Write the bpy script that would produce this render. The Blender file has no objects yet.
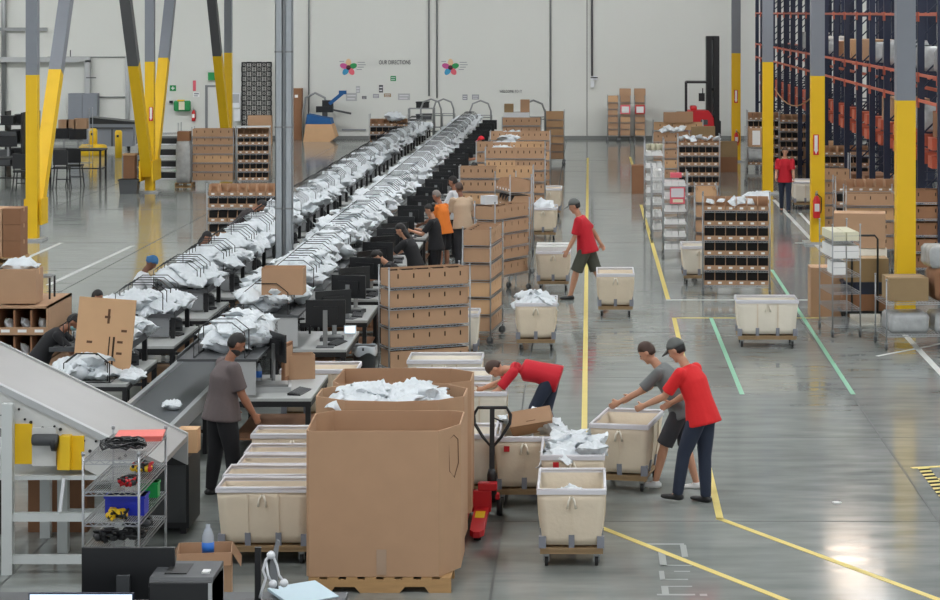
import bpy, bmesh, math, random
from math import sin, cos, pi, radians
from mathutils import Vector, Matrix, Euler, noise
random.seed(7)
C = bpy.context.scene.collection
# ---------------------------------------------------------------- camera model
F, H, VX, VY = 2200.0, 5.3, 588.0, 12.0      # focal length in px (940 px wide), eye height, vanishing point
def fl(px, py, z=0.0):
    """world point at height z seen at photo pixel"""
    Y = F*(H-z)/(py-VY)
    return ((px-VX)*Y/F, Y, z)
def ax(px, Y): return (px-VX)*Y/F
def az(py, Y): return H-(py-VY)*Y/F
def lin(c):
    c = c/255.0
    return c/12.92 if c <= 0.04045 else ((c+0.055)/1.055)**2.4
# ---------------------------------------------------------------- materials
M = {}
def mat(name, rgb, rough=0.6, metal=0.0, var=0.0, vscale=6.0, rvar=0.0, bump=0.0, bscale=40.0, emit=0.0, spec=0.5, trans=0.0, stretch=None, alpha=1.0):
    m = bpy.data.materials.new(name); m.use_nodes = True
    nt = m.node_tree; b = nt.nodes['Principled BSDF']
    col = tuple(lin(c) for c in rgb)+(1,)
    b.inputs['Base Color'].default_value = col
    b.inputs['Roughness'].default_value = rough
    b.inputs['Metallic'].default_value = metal
    b.inputs['Specular IOR Level'].default_value = spec
    b.inputs['Transmission Weight'].default_value = trans
    b.inputs['Alpha'].default_value = alpha
    if emit:
        b.inputs['Emission Color'].default_value = col
        b.inputs['Emission Strength'].default_value = emit
    if var or rvar or bump:
        tc = nt.nodes.new('ShaderNodeTexCoord'); mp = nt.nodes.new('ShaderNodeMapping')
        nt.links.new(tc.outputs['Object'], mp.inputs['Vector'])
        if stretch: mp.inputs['Scale'].default_value = stretch
        if var or rvar:
            n = nt.nodes.new('ShaderNodeTexNoise'); n.inputs['Scale'].default_value = vscale; n.inputs['Detail'].default_value = 4
            nt.links.new(mp.outputs[0], n.inputs['Vector'])
        if var:
            mx = nt.nodes.new('ShaderNodeMix'); mx.data_type = 'RGBA'
            mx.inputs[6].default_value = tuple(max(0, c*(1-var)) for c in col[:3])+(1,)
            mx.inputs[7].default_value = tuple(min(1, c*(1+var)) for c in col[:3])+(1,)
            nt.links.new(n.outputs['Fac'], mx.inputs[0]); nt.links.new(mx.outputs[2], b.inputs['Base Color'])
        if rvar:
            mr = nt.nodes.new('ShaderNodeMapRange'); mr.inputs['From Min'].default_value = .3; mr.inputs['From Max'].default_value = .7
            mr.inputs['To Min'].default_value = rough-rvar; mr.inputs['To Max'].default_value = rough+rvar
            nt.links.new(n.outputs['Fac'], mr.inputs['Value']); nt.links.new(mr.outputs[0], b.inputs['Roughness'])
        if bump:
            n2 = nt.nodes.new('ShaderNodeTexNoise'); n2.inputs['Scale'].default_value = bscale; n2.inputs['Detail'].default_value = 3
            nt.links.new(mp.outputs[0], n2.inputs['Vector'])
            bp = nt.nodes.new('ShaderNodeBump'); bp.inputs['Strength'].default_value = bump; bp.inputs['Distance'].default_value = .02
            nt.links.new(n2.outputs['Fac'], bp.inputs['Height']); nt.links.new(bp.outputs[0], b.inputs['Normal'])
    M[name] = m
    return m
mat('wall_paint', (216,217,211), .75, var=.025, vscale=.35)
mat('wall_base', (120,122,120), .7)
mat('ceiling_white', (205,205,200), .8)
mat('groove', (120,120,116), .8)
mat('steel_grey', (128,132,140), .45, var=.03)
mat('steel_dark', (92,92,94), .5, var=.03)
mat('safety_yellow', (236,190,18), .5, var=.05, vscale=3)
mat('yellow_plastic', (232,190,30), .4)
mat('galv', (176,182,186), .42, .25, var=.08, vscale=9)
mat('chrome', (172,174,177), .3, .7, var=.05)
mat('tape_clear', (172,146,124), .2)
mat('zinc', (150,152,152), .4, .7)
mat('navy', (26,34,56), .45)
mat('orange', (196,96,70), .5, var=.06)
mat('kraft', (178,142,111), .82, var=.07, vscale=5)
mat('kraft_dark', (140,100,72), .85, var=.08, vscale=5)
mat('kraft_light', (204,164,124), .82, var=.05, vscale=5)
mat('kraft_olive', (150,126,92), .85, var=.07)
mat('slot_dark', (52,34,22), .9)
mat('canvas', (222,207,184), .9, var=.05, vscale=7, bump=.25, bscale=14)
mat('canvas_white', (232,224,208), .9, var=.04, vscale=7, bump=.2, bscale=14)
mat('rim_vinyl', (216,214,218), .5)
mat('grey_patch', (132,134,142), .7)
mat('wood', (152,126,92), .75, var=.15, vscale=4, stretch=(1,8,8))
mat('pallet_wood', (178,140,94), .8, var=.18, vscale=5, stretch=(1,7,7))
mat('rubber', (28,28,29), .6)
mat('wheel_grey', (90,92,94), .5)
mat('black_metal', (24,24,26), .45)
mat('black_plastic', (26,27,29), .4)
mat('black_wire', (20,20,22), .4)
mat('dark_grey', (70,72,74), .55)
mat('mid_grey', (128,130,132), .5)
mat('light_grey', (176,178,178), .5, var=.03)
mat('table_top', (168,170,168), .45, var=.04)
mat('belt', (66,70,74), .4, var=.08, vscale=3)
mat('alu', (196,200,202), .35, .6)
mat('chute_grey', (146,144,141), .38, var=.06, vscale=2.5, bump=.05, bscale=6)
mat('frame_white', (200,204,202), .45)
mat('panel_white', (204,204,200), .5, var=.08, vscale=14)
mat('mailer', (232,238,242), .36, var=.03, bump=.5, bscale=22)
mat('paper', (238,238,236), .6)
mat('white_plastic', (230,232,234), .4)
mat('cream_box', (226,222,196), .6)
mat('red', (186,24,34), .5)
mat('red_bright', (214,40,44), .45)
mat('red_soft', (240,120,110), .45)
mat('blue_bin', (22,40,170), .4)
mat('green_bin', (24,150,70), .4)
mat('green_sign', (32,140,76), .5)
mat('green_tape', (136,190,160), .5, var=.1)
mat('yellow_tape', (226,206,120), .5, var=.08, vscale=5)
mat('white_tape', (214,216,212), .5, var=.06)
mat('black_tape', (30,30,28), .9, spec=.1)
mat('joint', (92,94,92), .8)
mat('worn', (152,156,153), .6)
mat('blue_fabric', (24,84,140), .7)
mat('screen_on', (214,232,248), .3, emit=1.2)
mat('screen_dark', (22,24,27), .25)
mat('lamp', (250,252,255), .5, emit=1.0); mat('skylight_warm', (255,232,212), .5, emit=1.0); mat('wall_washer', (250,252,255), .5, emit=1.0)
mat('skin_a', (190,140,112), .55); mat('skin_b', (150,102,78), .55); mat('skin_c', (120,80,60), .55)
mat('hair_black', (26,22,21), .6); mat('hair_brown', (66,46,36), .6); mat('hair_grey', (120,112,106), .7)
mat('shirt_charcoal', (98,88,88), .85, var=.06, bump=.4, bscale=9); mat('shirt_black', (30,30,33), .85, bump=.3, bscale=9)
mat('shirt_red', (190,22,40), .8, var=.05, bump=.35, bscale=9); mat('shirt_scarlet', (214,30,34), .8, var=.05, bump=.35, bscale=9)
mat('shirt_orange', (224,122,40), .8, bump=.3, bscale=9); mat('shirt_beige', (196,172,146), .85, bump=.3, bscale=9)
mat('shirt_grey', (112,116,116), .85, bump=.3, bscale=9); mat('shirt_white', (226,228,232), .8, bump=.3, bscale=9)
mat('shirt_dark', (52,46,46), .85, bump=.3, bscale=9)
mat('denim', (40,48,66), .85); mat('pants_black', (26,26,30), .85); mat('shorts_olive', (74,76,66), .85); mat('shorts_dark', (56,56,60), .85)
mat('shoe_white', (222,222,220), .5); mat('shoe_black', (26,26,28), .5)
mat('cap_blue', (52,104,150), .7, var=.3, vscale=14); mat('cap_grey', (92,94,92), .7); mat('cap_red', (206,26,46), .7); mat('mask_teal', (150,196,196), .7)
mat('clear_plastic', (214,222,228), .18, trans=.5, var=.03)
mat('wrap', (168,170,170), .25, var=.3, vscale=7, bump=.6, bscale=9)
mat('bottle_blue', (40,110,200), .4)
mat('paper_blue', (190,212,222), .5)
mat('lattice_back', (196,196,190), .7)
mat('cyan', (60,150,190), .6); mat('magenta', (190,80,140), .6); mat('coral', (220,96,110), .6); mat('peach', (224,188,150), .6); mat('maroon', (70,22,36), .6)
mat('print_dark', (70,70,76), .7); mat('print_soft', (150,152,156), .7)
mat('text_brown', (96,66,44), .8)
mat('garments', (60,60,66), .8, var=.4, vscale=12)
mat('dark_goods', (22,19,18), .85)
# floor: sealed concrete with trowel streaks across and worn patches
def floor_mat():
    m = bpy.data.materials.new('sealed_concrete'); m.use_nodes = True; M['floor'] = m
    nt = m.node_tree; b = nt.nodes['Principled BSDF']; L = nt.links.new
    tc = nt.nodes.new('ShaderNodeTexCoord')
    def ns(scale, stretch, detail=5):
        mp = nt.nodes.new('ShaderNodeMapping'); mp.inputs['Scale'].default_value = stretch
        n = nt.nodes.new('ShaderNodeTexNoise'); n.inputs['Scale'].default_value = scale; n.inputs['Detail'].default_value = detail
        L(tc.outputs['Object'], mp.inputs['Vector']); L(mp.outputs[0], n.inputs['Vector']); return n
    n1 = ns(.5, (1,.5,1)); n2 = ns(1.6, (.7,2.6,1), 6)
    mx = nt.nodes.new('ShaderNodeMath'); mx.operation = 'ADD'
    L(n1.outputs['Fac'], mx.inputs[0]); L(n2.outputs['Fac'], mx.inputs[1])
    cr = nt.nodes.new('ShaderNodeValToRGB'); e = cr.color_ramp.elements
    e[0].position = .36; e[0].color = tuple(lin(c) for c in (122,127,124))+(1,)
    e[1].position = .66; e[1].color = tuple(lin(c) for c in (154,158,154))+(1,)
    hf = nt.nodes.new('ShaderNodeMath'); hf.operation = 'MULTIPLY'; hf.inputs[1].default_value = .5
    L(mx.outputs[0], hf.inputs[0]); L(hf.outputs[0], cr.inputs['Fac']); L(cr.outputs[0], b.inputs['Base Color'])
    mr = nt.nodes.new('ShaderNodeMapRange'); mr.inputs['From Min'].default_value = .3; mr.inputs['From Max'].default_value = .7
    mr.inputs['To Min'].default_value = .07; mr.inputs['To Max'].default_value = .15
    L(n2.outputs['Fac'], mr.inputs['Value']); L(mr.outputs[0], b.inputs['Roughness'])
    b.inputs['Specular IOR Level'].default_value = .5
floor_mat()
# ---------------------------------------------------------------- mesh building
class MB:
    def __init__(s): s.v=[]; s.f=[]; s.m=[]; s.sm=[]
    def add(s, vs, fs, m=0, smooth=False):
        o=len(s.v); s.v += [tuple(p) for p in vs]; s.f += [tuple(o+i for i in f) for f in fs]; s.m += [m]*len(fs); s.sm += [smooth]*len(fs); return s
    def bx(s, x0,y0,z0,x1,y1,z1, m=0, T=None):
        vs=[(x,y,z) for z in (z0,z1) for y in (y0,y1) for x in (x0,x1)]
        if T is not None: vs=[T@Vector(p) for p in vs]
        return s.add(vs, [(0,2,3,1),(4,5,7,6),(0,1,5,4),(2,6,7,3),(0,4,6,2),(1,3,7,5)], m)
    def box(s, c, d, m=0, T=None):
        return s.bx(c[0]-d[0]/2,c[1]-d[1]/2,c[2]-d[2]/2,c[0]+d[0]/2,c[1]+d[1]/2,c[2]+d[2]/2,m,T)
    def bar(s, p, q, w, d=None, m=0, up=(0,0,1)):
        """square bar from p to q, w wide, d deep"""
        d = d or w; p=Vector(p); q=Vector(q); a=(q-p).normalized(); u=Vector(up)
        if abs(a.dot(u))>.99: u=Vector((0,1,0))
        x=a.cross(u).normalized(); y=x.cross(a)
        vs=[]
        for e in (p,q):
            for sx,sy in ((-1,-1),(1,-1),(1,1),(-1,1)): vs.append(e+x*sx*w/2+y*sy*d/2)
        return s.add(vs,[(3,2,1,0),(4,5,6,7),(0,1,5,4),(1,2,6,5),(2,3,7,6),(3,0,4,7)],m)
    def tube(s, p, q, r, n=8, r2=None, m=0, cap=True):
        return s.path([p,q], [r, r if r2 is None else r2], n, m, cap)
    def path(s, pts, r, n=6, m=0, cap=True, closed=False):
        pts=[Vector(p) for p in pts]; k=len(pts)
        rr = r if isinstance(r,(list,tuple)) else [r]*k
        vs=[]; prev=None
        for i,p in enumerate(pts):
            if closed: a=(pts[(i+1)%k]-pts[i-1])
            else: a=(pts[min(i+1,k-1)]-pts[max(i-1,0)])
            a.normalize()
            u = prev if prev is not None else (Vector((0,0,1)) if abs(a.z)<.9 else Vector((0,1,0)))
            x=a.cross(u)
            if x.length<1e-5: x=a.cross(Vector((1,0,0)))
            x.normalize(); y=x.cross(a).normalized(); prev=y
            for j in range(n):
                t=2*pi*j/n; vs.append(p+(x*cos(t)+y*sin(t))*rr[i])
        fs=[]
        for i in range(k if closed else k-1):
            i2=(i+1)%k
            for j in range(n):
                fs.append((i*n+j, i*n+(j+1)%n, i2*n+(j+1)%n, i2*n+j))
        s.add(vs,fs,m,n>5)
        if cap and not closed:
            o=len(s.v)-len(vs)
            s.f.append(tuple(o+j for j in range(n))[::-1]); s.f.append(tuple(o+(k-1)*n+j for j in range(n))); s.m+=[m,m]; s.sm+=[False,False]
        return s
    def lathe(s, prof, c=(0,0,0), n=16, m=0, axis='z'):
        vs=[]
        for r,z in prof:
            for j in range(n):
                t=2*pi*j/n; p=(r*cos(t), r*sin(t), z)
                if axis=='x': p=(z, r*cos(t), r*sin(t))
                if axis=='y': p=(r*cos(t), z, r*sin(t))
                vs.append((c[0]+p[0],c[1]+p[1],c[2]+p[2]))
        fs=[]
        for i in range(len(prof)-1):
            for j in range(n): fs.append((i*n+j,i*n+(j+1)%n,(i+1)*n+(j+1)%n,(i+1)*n+j))
        fs.append(tuple(range(n))[::-1]); fs.append(tuple((len(prof)-1)*n+j for j in range(n)))
        return s.add(vs,fs,m,True)
    def prism(s, poly, z0, z1, m=0, T=None):
        n=len(poly); vs=[(x,y,z0) for x,y in poly]+[(x,y,z1) for x,y in poly]
        if T is not None: vs=[T@Vector(p) for p in vs]
        fs=[tuple(range(n))[::-1], tuple(range(n,2*n))]+[(i,(i+1)%n,n+(i+1)%n,n+i) for i in range(n)]
        return s.add(vs,fs,m)
    def ell(s, c, r, n=12, k=8, m=0, T=None):
        vs=[]; fs=[]
        for i in range(1,k):
            a=pi*i/k
            for j in range(n):
                t=2*pi*j/n; vs.append((c[0]+r[0]*sin(a)*cos(t), c[1]+r[1]*sin(a)*sin(t), c[2]+r[2]*cos(a)))
        top=len(vs); vs.append((c[0],c[1],c[2]+r[2])); vs.append((c[0],c[1],c[2]-r[2]))
        for i in range(k-2):
            for j in range(n): fs.append((i*n+j,(i+1)*n+j,(i+1)*n+(j+1)%n,i*n+(j+1)%n))
        for j in range(n):
            fs.append((top,j,(j+1)%n)); fs.append((top+1,(k-2)*n+(j+1)%n,(k-2)*n+j))
        if T is not None: vs=[T@Vector(p) for p in vs]
        return s.add(vs,fs,m,True)
    def mesh(s, name, mats):
        me=bpy.data.meshes.new(name); me.from_pydata(s.v,[],s.f)
        for mm in (mats if isinstance(mats,(list,tuple)) else [mats]): me.materials.append(M[mm])
        me.polygons.foreach_set('material_index', s.m); me.polygons.foreach_set('use_smooth', s.sm)
        me.update(); return me
    def build(s, name, mats, parent=None, loc=(0,0,0), rz=0, bevel=0):
        o=bpy.data.objects.new(name, s.mesh(name,mats)); C.objects.link(o)
        o.location=loc; o.rotation_euler=(0,0,rz)
        if parent: o.parent=parent
        if bevel:
            b=o.modifiers.new('Bevel','BEVEL'); b.width=bevel; b.segments=2; b.limit_method='ANGLE'
        return o
CH = {}
def adopt(o):     # remember children explicitly: .children is slow on a big scene
    CH.setdefault(o.parent.name, []).append(o)
def part(mb, name, mats, parent, loc=(0,0,0), rz=0, label=None, bevel=0):
    o=mb.build(name, mats, parent, loc, rz, bevel)
    if label: o['label']=label
    adopt(o); return o
def tag(o, label, cat, group=None, kind=None):
    o['label']=label; o['category']=cat
    if group: o['group']=group
    if kind: o['kind']=kind
    return o
def thing(name, label, cat, loc=(0,0,0), rz=0, group=None):
    o=bpy.data.objects.new(name,None); C.objects.link(o); o.empty_display_size=.1
    o.location=loc; o.rotation_euler=(0,0,rz); return tag(o,label,cat,group)
def single(mb, name, mats, label, cat, loc=(0,0,0), rz=0, group=None, bevel=0):
    return tag(mb.build(name,mats,None,loc,rz,bevel), label, cat, group)
def struct(mb, name, mats, label=None, loc=(0,0,0)):
    o=mb.build(name,mats,None,loc); o['kind']='structure'
    if label: o['label']=label
    return o
def dup(o, parent=None):
    c=o.copy(); C.objects.link(c)
    if parent: c.parent=parent; adopt(c)
    for ch in list(CH.get(o.name,[])): dup(ch,c)
    return c
PROTO = {}
def place(key, builder, loc, rz, label, cat, group=None, rot=None, name=None):
    """first call builds, later calls copy the thing and its parts"""
    if key in PROTO: o=dup(PROTO[key])
    else: o=builder(); PROTO[key]=o
    if name: o.name=name
    o.location=loc; o.rotation_euler = rot if rot else (0,0,rz)
    for k in ('group',):
        if k in o: del o[k]
    return tag(o,label,cat,group)
def empty(name):
    o=bpy.data.objects.new(name,None); C.objects.link(o); o.empty_display_size=.1; return o
ORD = 'nearest second third fourth fifth sixth seventh eighth ninth tenth eleventh twelfth thirteenth fourteenth fifteenth sixteenth seventeenth eighteenth nineteenth twentieth twenty-first twenty-second twenty-third twenty-fourth'.split()
NTH = ['first']+ORD[1:]
# ================================================================ the setting
WY = F*H/127.0          # back wall distance
CZ = 12.0               # ceiling height
fb = MB().bx(-40,8,-.2,26,WY,0); floor = struct(fb,'floor','floor','grey sealed concrete warehouse floor')
wb = MB().bx(-40,WY,0,26,WY+.3,CZ)
wall = struct(wb,'wall_back','wall_paint','off-white tilt-up concrete wall')
struct(MB().bx(-40.3,8,0,-40,WY,CZ),'wall_left','wall_paint')
struct(MB().bx(26,8,0,26.3,WY,CZ),'wall_right','wall_paint')
struct(MB().bx(-40,8,CZ,26,WY,CZ+.2),'ceiling','ceiling_white')
struct(MB().bx(-40,WY-.03,0,26,WY,.13),'baseboard_back','wall_base')
# wall panel joints
t=MB()
for px in (308.5,587): t.bx(ax(px,WY)-.02,WY-.006,.13,ax(px,WY)+.02,WY,CZ)
struct(t,'trim_1','groove','vertical joints between wall panels')
def lane(pts, w, m, label, z=.004, name='lane_line'):
    mb=MB()
    for a,b in zip(pts[:-1],pts[1:]):
        a=Vector((a[0],a[1],0)); b=Vector((b[0],b[1],0)); d=(b-a).normalized(); n=Vector((-d.y,d.x,0))*w/2; e=d*w*.4
        q=[a-n-e,b-n+e,b+n+e,a+n-e]
        mb.add([(p.x,p.y,z) for p in q]+[(p.x,p.y,0) for p in q],[(0,1,2,3),(4,7,6,5),(0,4,5,1),(1,5,6,2),(2,6,7,3),(3,7,4,0)])
    o=mb.build(name,m,floor); o['label']=label; adopt(o); return o
G=lambda x,y: fl(x,y)[:2]
lane([G(587.8,158),G(584.3,432)],.075,'yellow_tape','yellow lane line down the middle aisle')
lane([G(641,205),G(668,299)],.08,'yellow_tape','yellow lane line beside the white shelf carts')
lane([G(668,300),G(815,300)],.09,'white_tape','pale cross line behind the side-on canvas cart')
lane([G(674,318),G(720,519)],.075,'yellow_tape','yellow lane line under the red-shirted worker')
lane([G(720,519),G(950,604)],.075,'yellow_tape','yellow line slanting to the lower right corner')
lane([G(602,528),G(800,606)],.075,'yellow_tape','yellow line slanting from the nearest canvas cart')
lane([G(675,318),G(826,318)],.07,'yellow_tape','thin yellow cross line under the canvas cart')
lane([G(711,318),G(742,394)],.065,'green_tape','green tape line left of the side-on canvas cart')
lane([G(772,270),G(853,394)],.065,'green_tape','green tape line right of the side-on canvas cart')
lane([G(774,200),G(823,252)],.1,'white_tape','white lane line under the far red-shirted worker')
lane([G(905,335),G(955,388)],.1,'white_tape','white lane line in front of the wrapped cart')
lane([G(878,356),G(945,343)],.06,'white_tape','thin white scuffed line near the wrapped cart')
lane([G(800,213),G(812,226)],.08,'white_tape','short white line by the far column')
lane([G(27,258),G(61,243)],.1,'white_tape','short white line at the yellow column foot')
lane([G(49,284.7),G(132,246)],.1,'white_tape','long white line on the open floor at left')
lane([G(797,243),G(826,243)],.12,'white_tape','pale patch at the column foot')
lane([G(630,157),G(633,167)],.08,'yellow_tape','short line by the far aisle carton')
lane([G(914,468),G(950,466)],.07,'yellow_tape','yellow edge of the striped box')
lane([G(932,479),G(950,479)],.06,'yellow_tape','inner yellow edge of the striped box')
# hazard striped border
mb=MB(); a=Vector(fl(917,468)); b=Vector(fl(952,514)); n=26
d=(b-a)/n; w=Vector((.12,0,0))
for i in range(n):
    p=a+d*i; q=a+d*(i+1); sk=Vector((.02,.05,0))
    mb.add([(p+Vector((0,0,.005)))[:], (p+w+sk+Vector((0,0,.005)))[:], (q+w+sk+Vector((0,0,.005)))[:], (q+Vector((0,0,.005)))[:]],[(3,2,1,0)],i%2)
o=mb.build('hazard_border',['yellow_tape','black_tape'],floor); o['label']='yellow and black striped floor border'; adopt(o)
# saw-cut joints
mb=MB()
for x in (-14.5,-10,-5.43,-.885,3.65,8.2):
    mb.bx(x-.012,9,-.01,x+.012,WY,.0015)
for y in (14.4,22.9,27.4,31.9,36.4,45.4,50.5,59,64.5,73,78.5): mb.bx(-40,y-.012,-.01,26,y+.012,.0015)
o=mb.build('saw_cut_joint','joint',floor); adopt(o)
# worn remains of floor lettering near the yellow line (illegible)
mb=MB()
for (x0,y0,x1,y1) in ((647,543.5,684,545),(682,545,686,557),(660,565,692,566),(660,552,665,566),(674,571,690,572),(660,571,664,580),(662,579,688,580),(668,586,692,587),(662,586,668,594),(657,594,695,595.5),(700,594,707,596)):
    p=fl(x0,y1);q=fl(x1,y0); mb.bx(p[0],p[1],0,q[0],max(q[1],p[1]+.02),.002)
o=mb.build('worn_paint','worn',floor); o['label']='worn white remains of floor paint'; adopt(o)
p=fl(837,503); single(MB().lathe([(.05,0),(.055,.006),(.02,.012)],n=9),'paper_scrap','paper','small white paper scrap alone on the open floor at right','scrap',(p[0],p[1],.002))  # small white disc lying on the floor
# ---- columns
def column(x,Y,w,ytop,label,fill=True,sign=None):
    c=thing('building_column',label,'column',(x,Y,0)); h=w/2
    part(MB().bx(-h,-h,.05,h,h,ytop),'yellow_sleeve','safety_yellow',c,label='yellow painted lower length')
    part(MB().bx(-h,-h,ytop,h,h,CZ),'upper_shaft','steel_grey',c,label='grey painted upper length')
    part(MB().bx(-h-.16,-h-.16,0,h+.16,h+.16,.05),'base_plate','light_grey',c)
    c['kind']='thing'; return c
XR=5.25
cols=[]
for i,(px,nm) in enumerate(((905,'yellow and grey square column nearest, beside the wrapped cart'),(817.3,'yellow column carrying the extinguisher beside the wire cart of white boxes'),(767.6,'yellow column by the far red-shirted worker'),(736,'farthest yellow column on the right, by the red reach truck'))):
    Y=F*XR/(px-VX); cols.append(column(XR,Y,.31,3.84,nm))
XL=-12.9
LC=[]
for Y,nm in ((51.1,'yellow column standing nearest among the braced columns at left'),(64.8,'yellow column between two splayed braces'),(78.9,'farthest yellow braced column near the eyewash station')):
    LC.append(column(XL,Y,.26,3.84,nm))
def brace(px_top,Y,dy,w,label):
    # splayed along the building's length, foot at the column
    b=thing('column_brace',label,'brace',(XL,Y,0)); s=1 if dy>0 else -1
    run=abs(dy)/5.6
    y0=s*(.16+w/2); z0=.55
    def pt(z): return (0, y0+s*run*(z-z0), z)
    part(MB().bar(pt(z0),pt(3.84),w,w,up=(0,1,0)),'yellow_sleeve','safety_yellow',b,label='yellow painted lower length')
    part(MB().bar(pt(3.84),pt(CZ-.1),w,w,up=(0,1,0)),'upper_shaft','steel_dark' if s<0 else 'steel_grey',b,label='grey painted upper length')
    for sx in (-1,1): part(MB().bx(-.025,min(0,y0*2.0),z0-.2,.025,max(0,y0*2.0),z0+.4),'gusset_plate','safety_yellow',b,(sx*(w/2+.03),0,0))
    return b
brace(0,51.1,3.3,.3,'wide pale brace leaning away behind the nearest left column')
brace(0,64.8,-3.4,.3,'dark-topped brace leaning toward the camera from the middle left column')
brace(0,64.8,3.1,.3,'grey-topped brace leaning away from the middle left column')
brace(0,78.9,-3.4,.3,'dark-topped brace leaning from the farthest left column by the eyewash station')
# sign and extinguisher on columns
def extinguisher(label,loc,s=1.0):
    t=thing('fire_extinguisher',label,'extinguisher',loc)
    part(MB().lathe([(.001,0),(.07*s,0),(.075*s,.03),(.075*s,.36*s),(.05*s,.43*s),(.025*s,.46*s)],n=14),'cylinder','red_bright',t)
    part(MB().lathe([(.025*s,.46*s),(.03*s,.5*s),(.02*s,.53*s)],n=8).bx(-.02,-.12*s,.5*s,.02,.02,.525*s).bx(-.02,-.1*s,.545*s,.02,.02,.56*s),'valve_handle','chrome',t)
    part(MB().path([(.0,-.03,.5*s),(.1*s,-.03,.42*s),(.1*s,-.02,.2*s),(.085*s,0,.1*s)],.012,6),'hose','black_plastic',t)
    part(MB().bx(-.05*s,-.078*s,.14*s,.05*s,-.068*s,.3*s),'white_tag','paper',t); return t
Yc=F*XR/(817.3-VX)
extinguisher('red fire extinguisher on the yellow column beside the wire cart',(ax(815.5,Yc),Yc-.155-.09,az(217,Yc)),1.1)
extinguisher('red fire extinguisher on the farthest right yellow column',(ax(736,78),F*XR/148-.155-.09,az(145,78)),1.0)
extinguisher('red fire extinguisher on the back wall beside the white door',(ax(194,WY),WY-.1,az(121,WY)),1.0)
def arrow_sign(px,py0,py1,Y,label,x=None):
    t=thing('extinguisher_sign',label,'sign',(ax(px,Y),Y,az(py1,Y))); h=az(py0,Y)-az(py1,Y); w=h*.27
    part(MB().bx(-w/2,-.012,0,w/2,0,h),'sign_plate','red_bright',t)
    s=MB().bx(-w*.3,-.016,h*.26,w*.3,-.012,h*.96); s.add([(-w*.4,-.016,h*.26),(w*.4,-.016,h*.26),(0,-.016,h*.04)],[(2,1,0)])
    part(s,'down_arrow','paper',t); return t
arrow_sign(816,134.5,155,Yc-.157,'red fire extinguisher arrow sign on the column above the extinguisher')
arrow_sign(736,90,103,F*XR/148-.157,'red arrow sign on the farthest right yellow column')
arrow_sign(151,107,121,64.8-.142,'pink-red arrow sign on the middle left column')
# ---- light pipe post in front of the sorting rows (twin channel)
c=thing('strut_post','galvanised twin-channel steel post rising between the two sorting rows','post',(ax(284.5,38.0),38.0,0))
for sx in (-1,1):
    s=MB(); x=sx*.085
    s.bx(x-.062,-.1,0,x+.062,-.085,CZ).bx(x-.062,-.1,0,x-.05,.06,CZ).bx(x+.05,-.1,0,x+.062,.06,CZ)
    part(s,'channel','galv',c)
part(MB().bx(-.03,-.06,0,.03,.02,CZ),'inner_cable_tray','zinc',c)
for z in (1.9,3.3,4.6): part(MB().bx(-.155,-.115,z,.155,-.1,z+.03),'clamp','zinc',c)
part(MB().bx(-.25,-.2,0,.25,.2,.03),'base_plate','zinc',c)
# ---- ceiling lamps (out of frame; they light the hall)
li=0
for ix,x in enumerate((-31,-18,-4.2,7.9,20)):
    for Y in (14,26,39,49,59,65,78,88):
        if Y in (78,88) and -20<x<15 or (x in (-18,-4.2) and Y==65): continue
        t=thing('ceiling_light','long white ceiling light panel %s row %s from camera'%(NTH[ix],NTH[li%8]),'ceiling light',(8.3,68.4,CZ-.12) if (ix==3 and Y==65) else (x,Y,CZ-.12)); t['kind']='structure'; li+=1
        part(MB().bx(-.8,-2.65 if (ix==3 and Y==65) else -1.6,.02,.8,2.65 if (ix==3 and Y==65) else 1.6,.12),'housing','frame_white',t); yl=2.6 if (ix==3 and Y==65) else 1.55; part(MB().bx(-.76,-yl,0,.76,yl,.02),'diffuser','skylight_warm' if (ix==3 and Y==65) else 'lamp',t)

# added fill lights: unseen tilted panels that brighten the back wall
for i in range(9):
    x=-29.6+i*6.6
    t=thing('wall_washer','tilted wall washer lamp number %s from the left under the ceiling'%NTH[i],'ceiling light',(x,79,CZ-.7)); t['kind']='structure'
    T=Matrix.Rotation(radians(52),4,'X')
    part(MB().bx(-1.2,-.5,0,1.2,.5,.1,0,T),'housing','frame_white',t); part(MB().bx(-1.15,-.46,-.02,1.15,.46,0,0,T),'diffuser','wall_washer',t); part(MB().bx(-.03,-.03,0,.03,.03,.7),'hanger','zinc',t)
# ================================================================ builders
def frame_dir(rz): return Vector((cos(rz),sin(rz),0))
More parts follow.
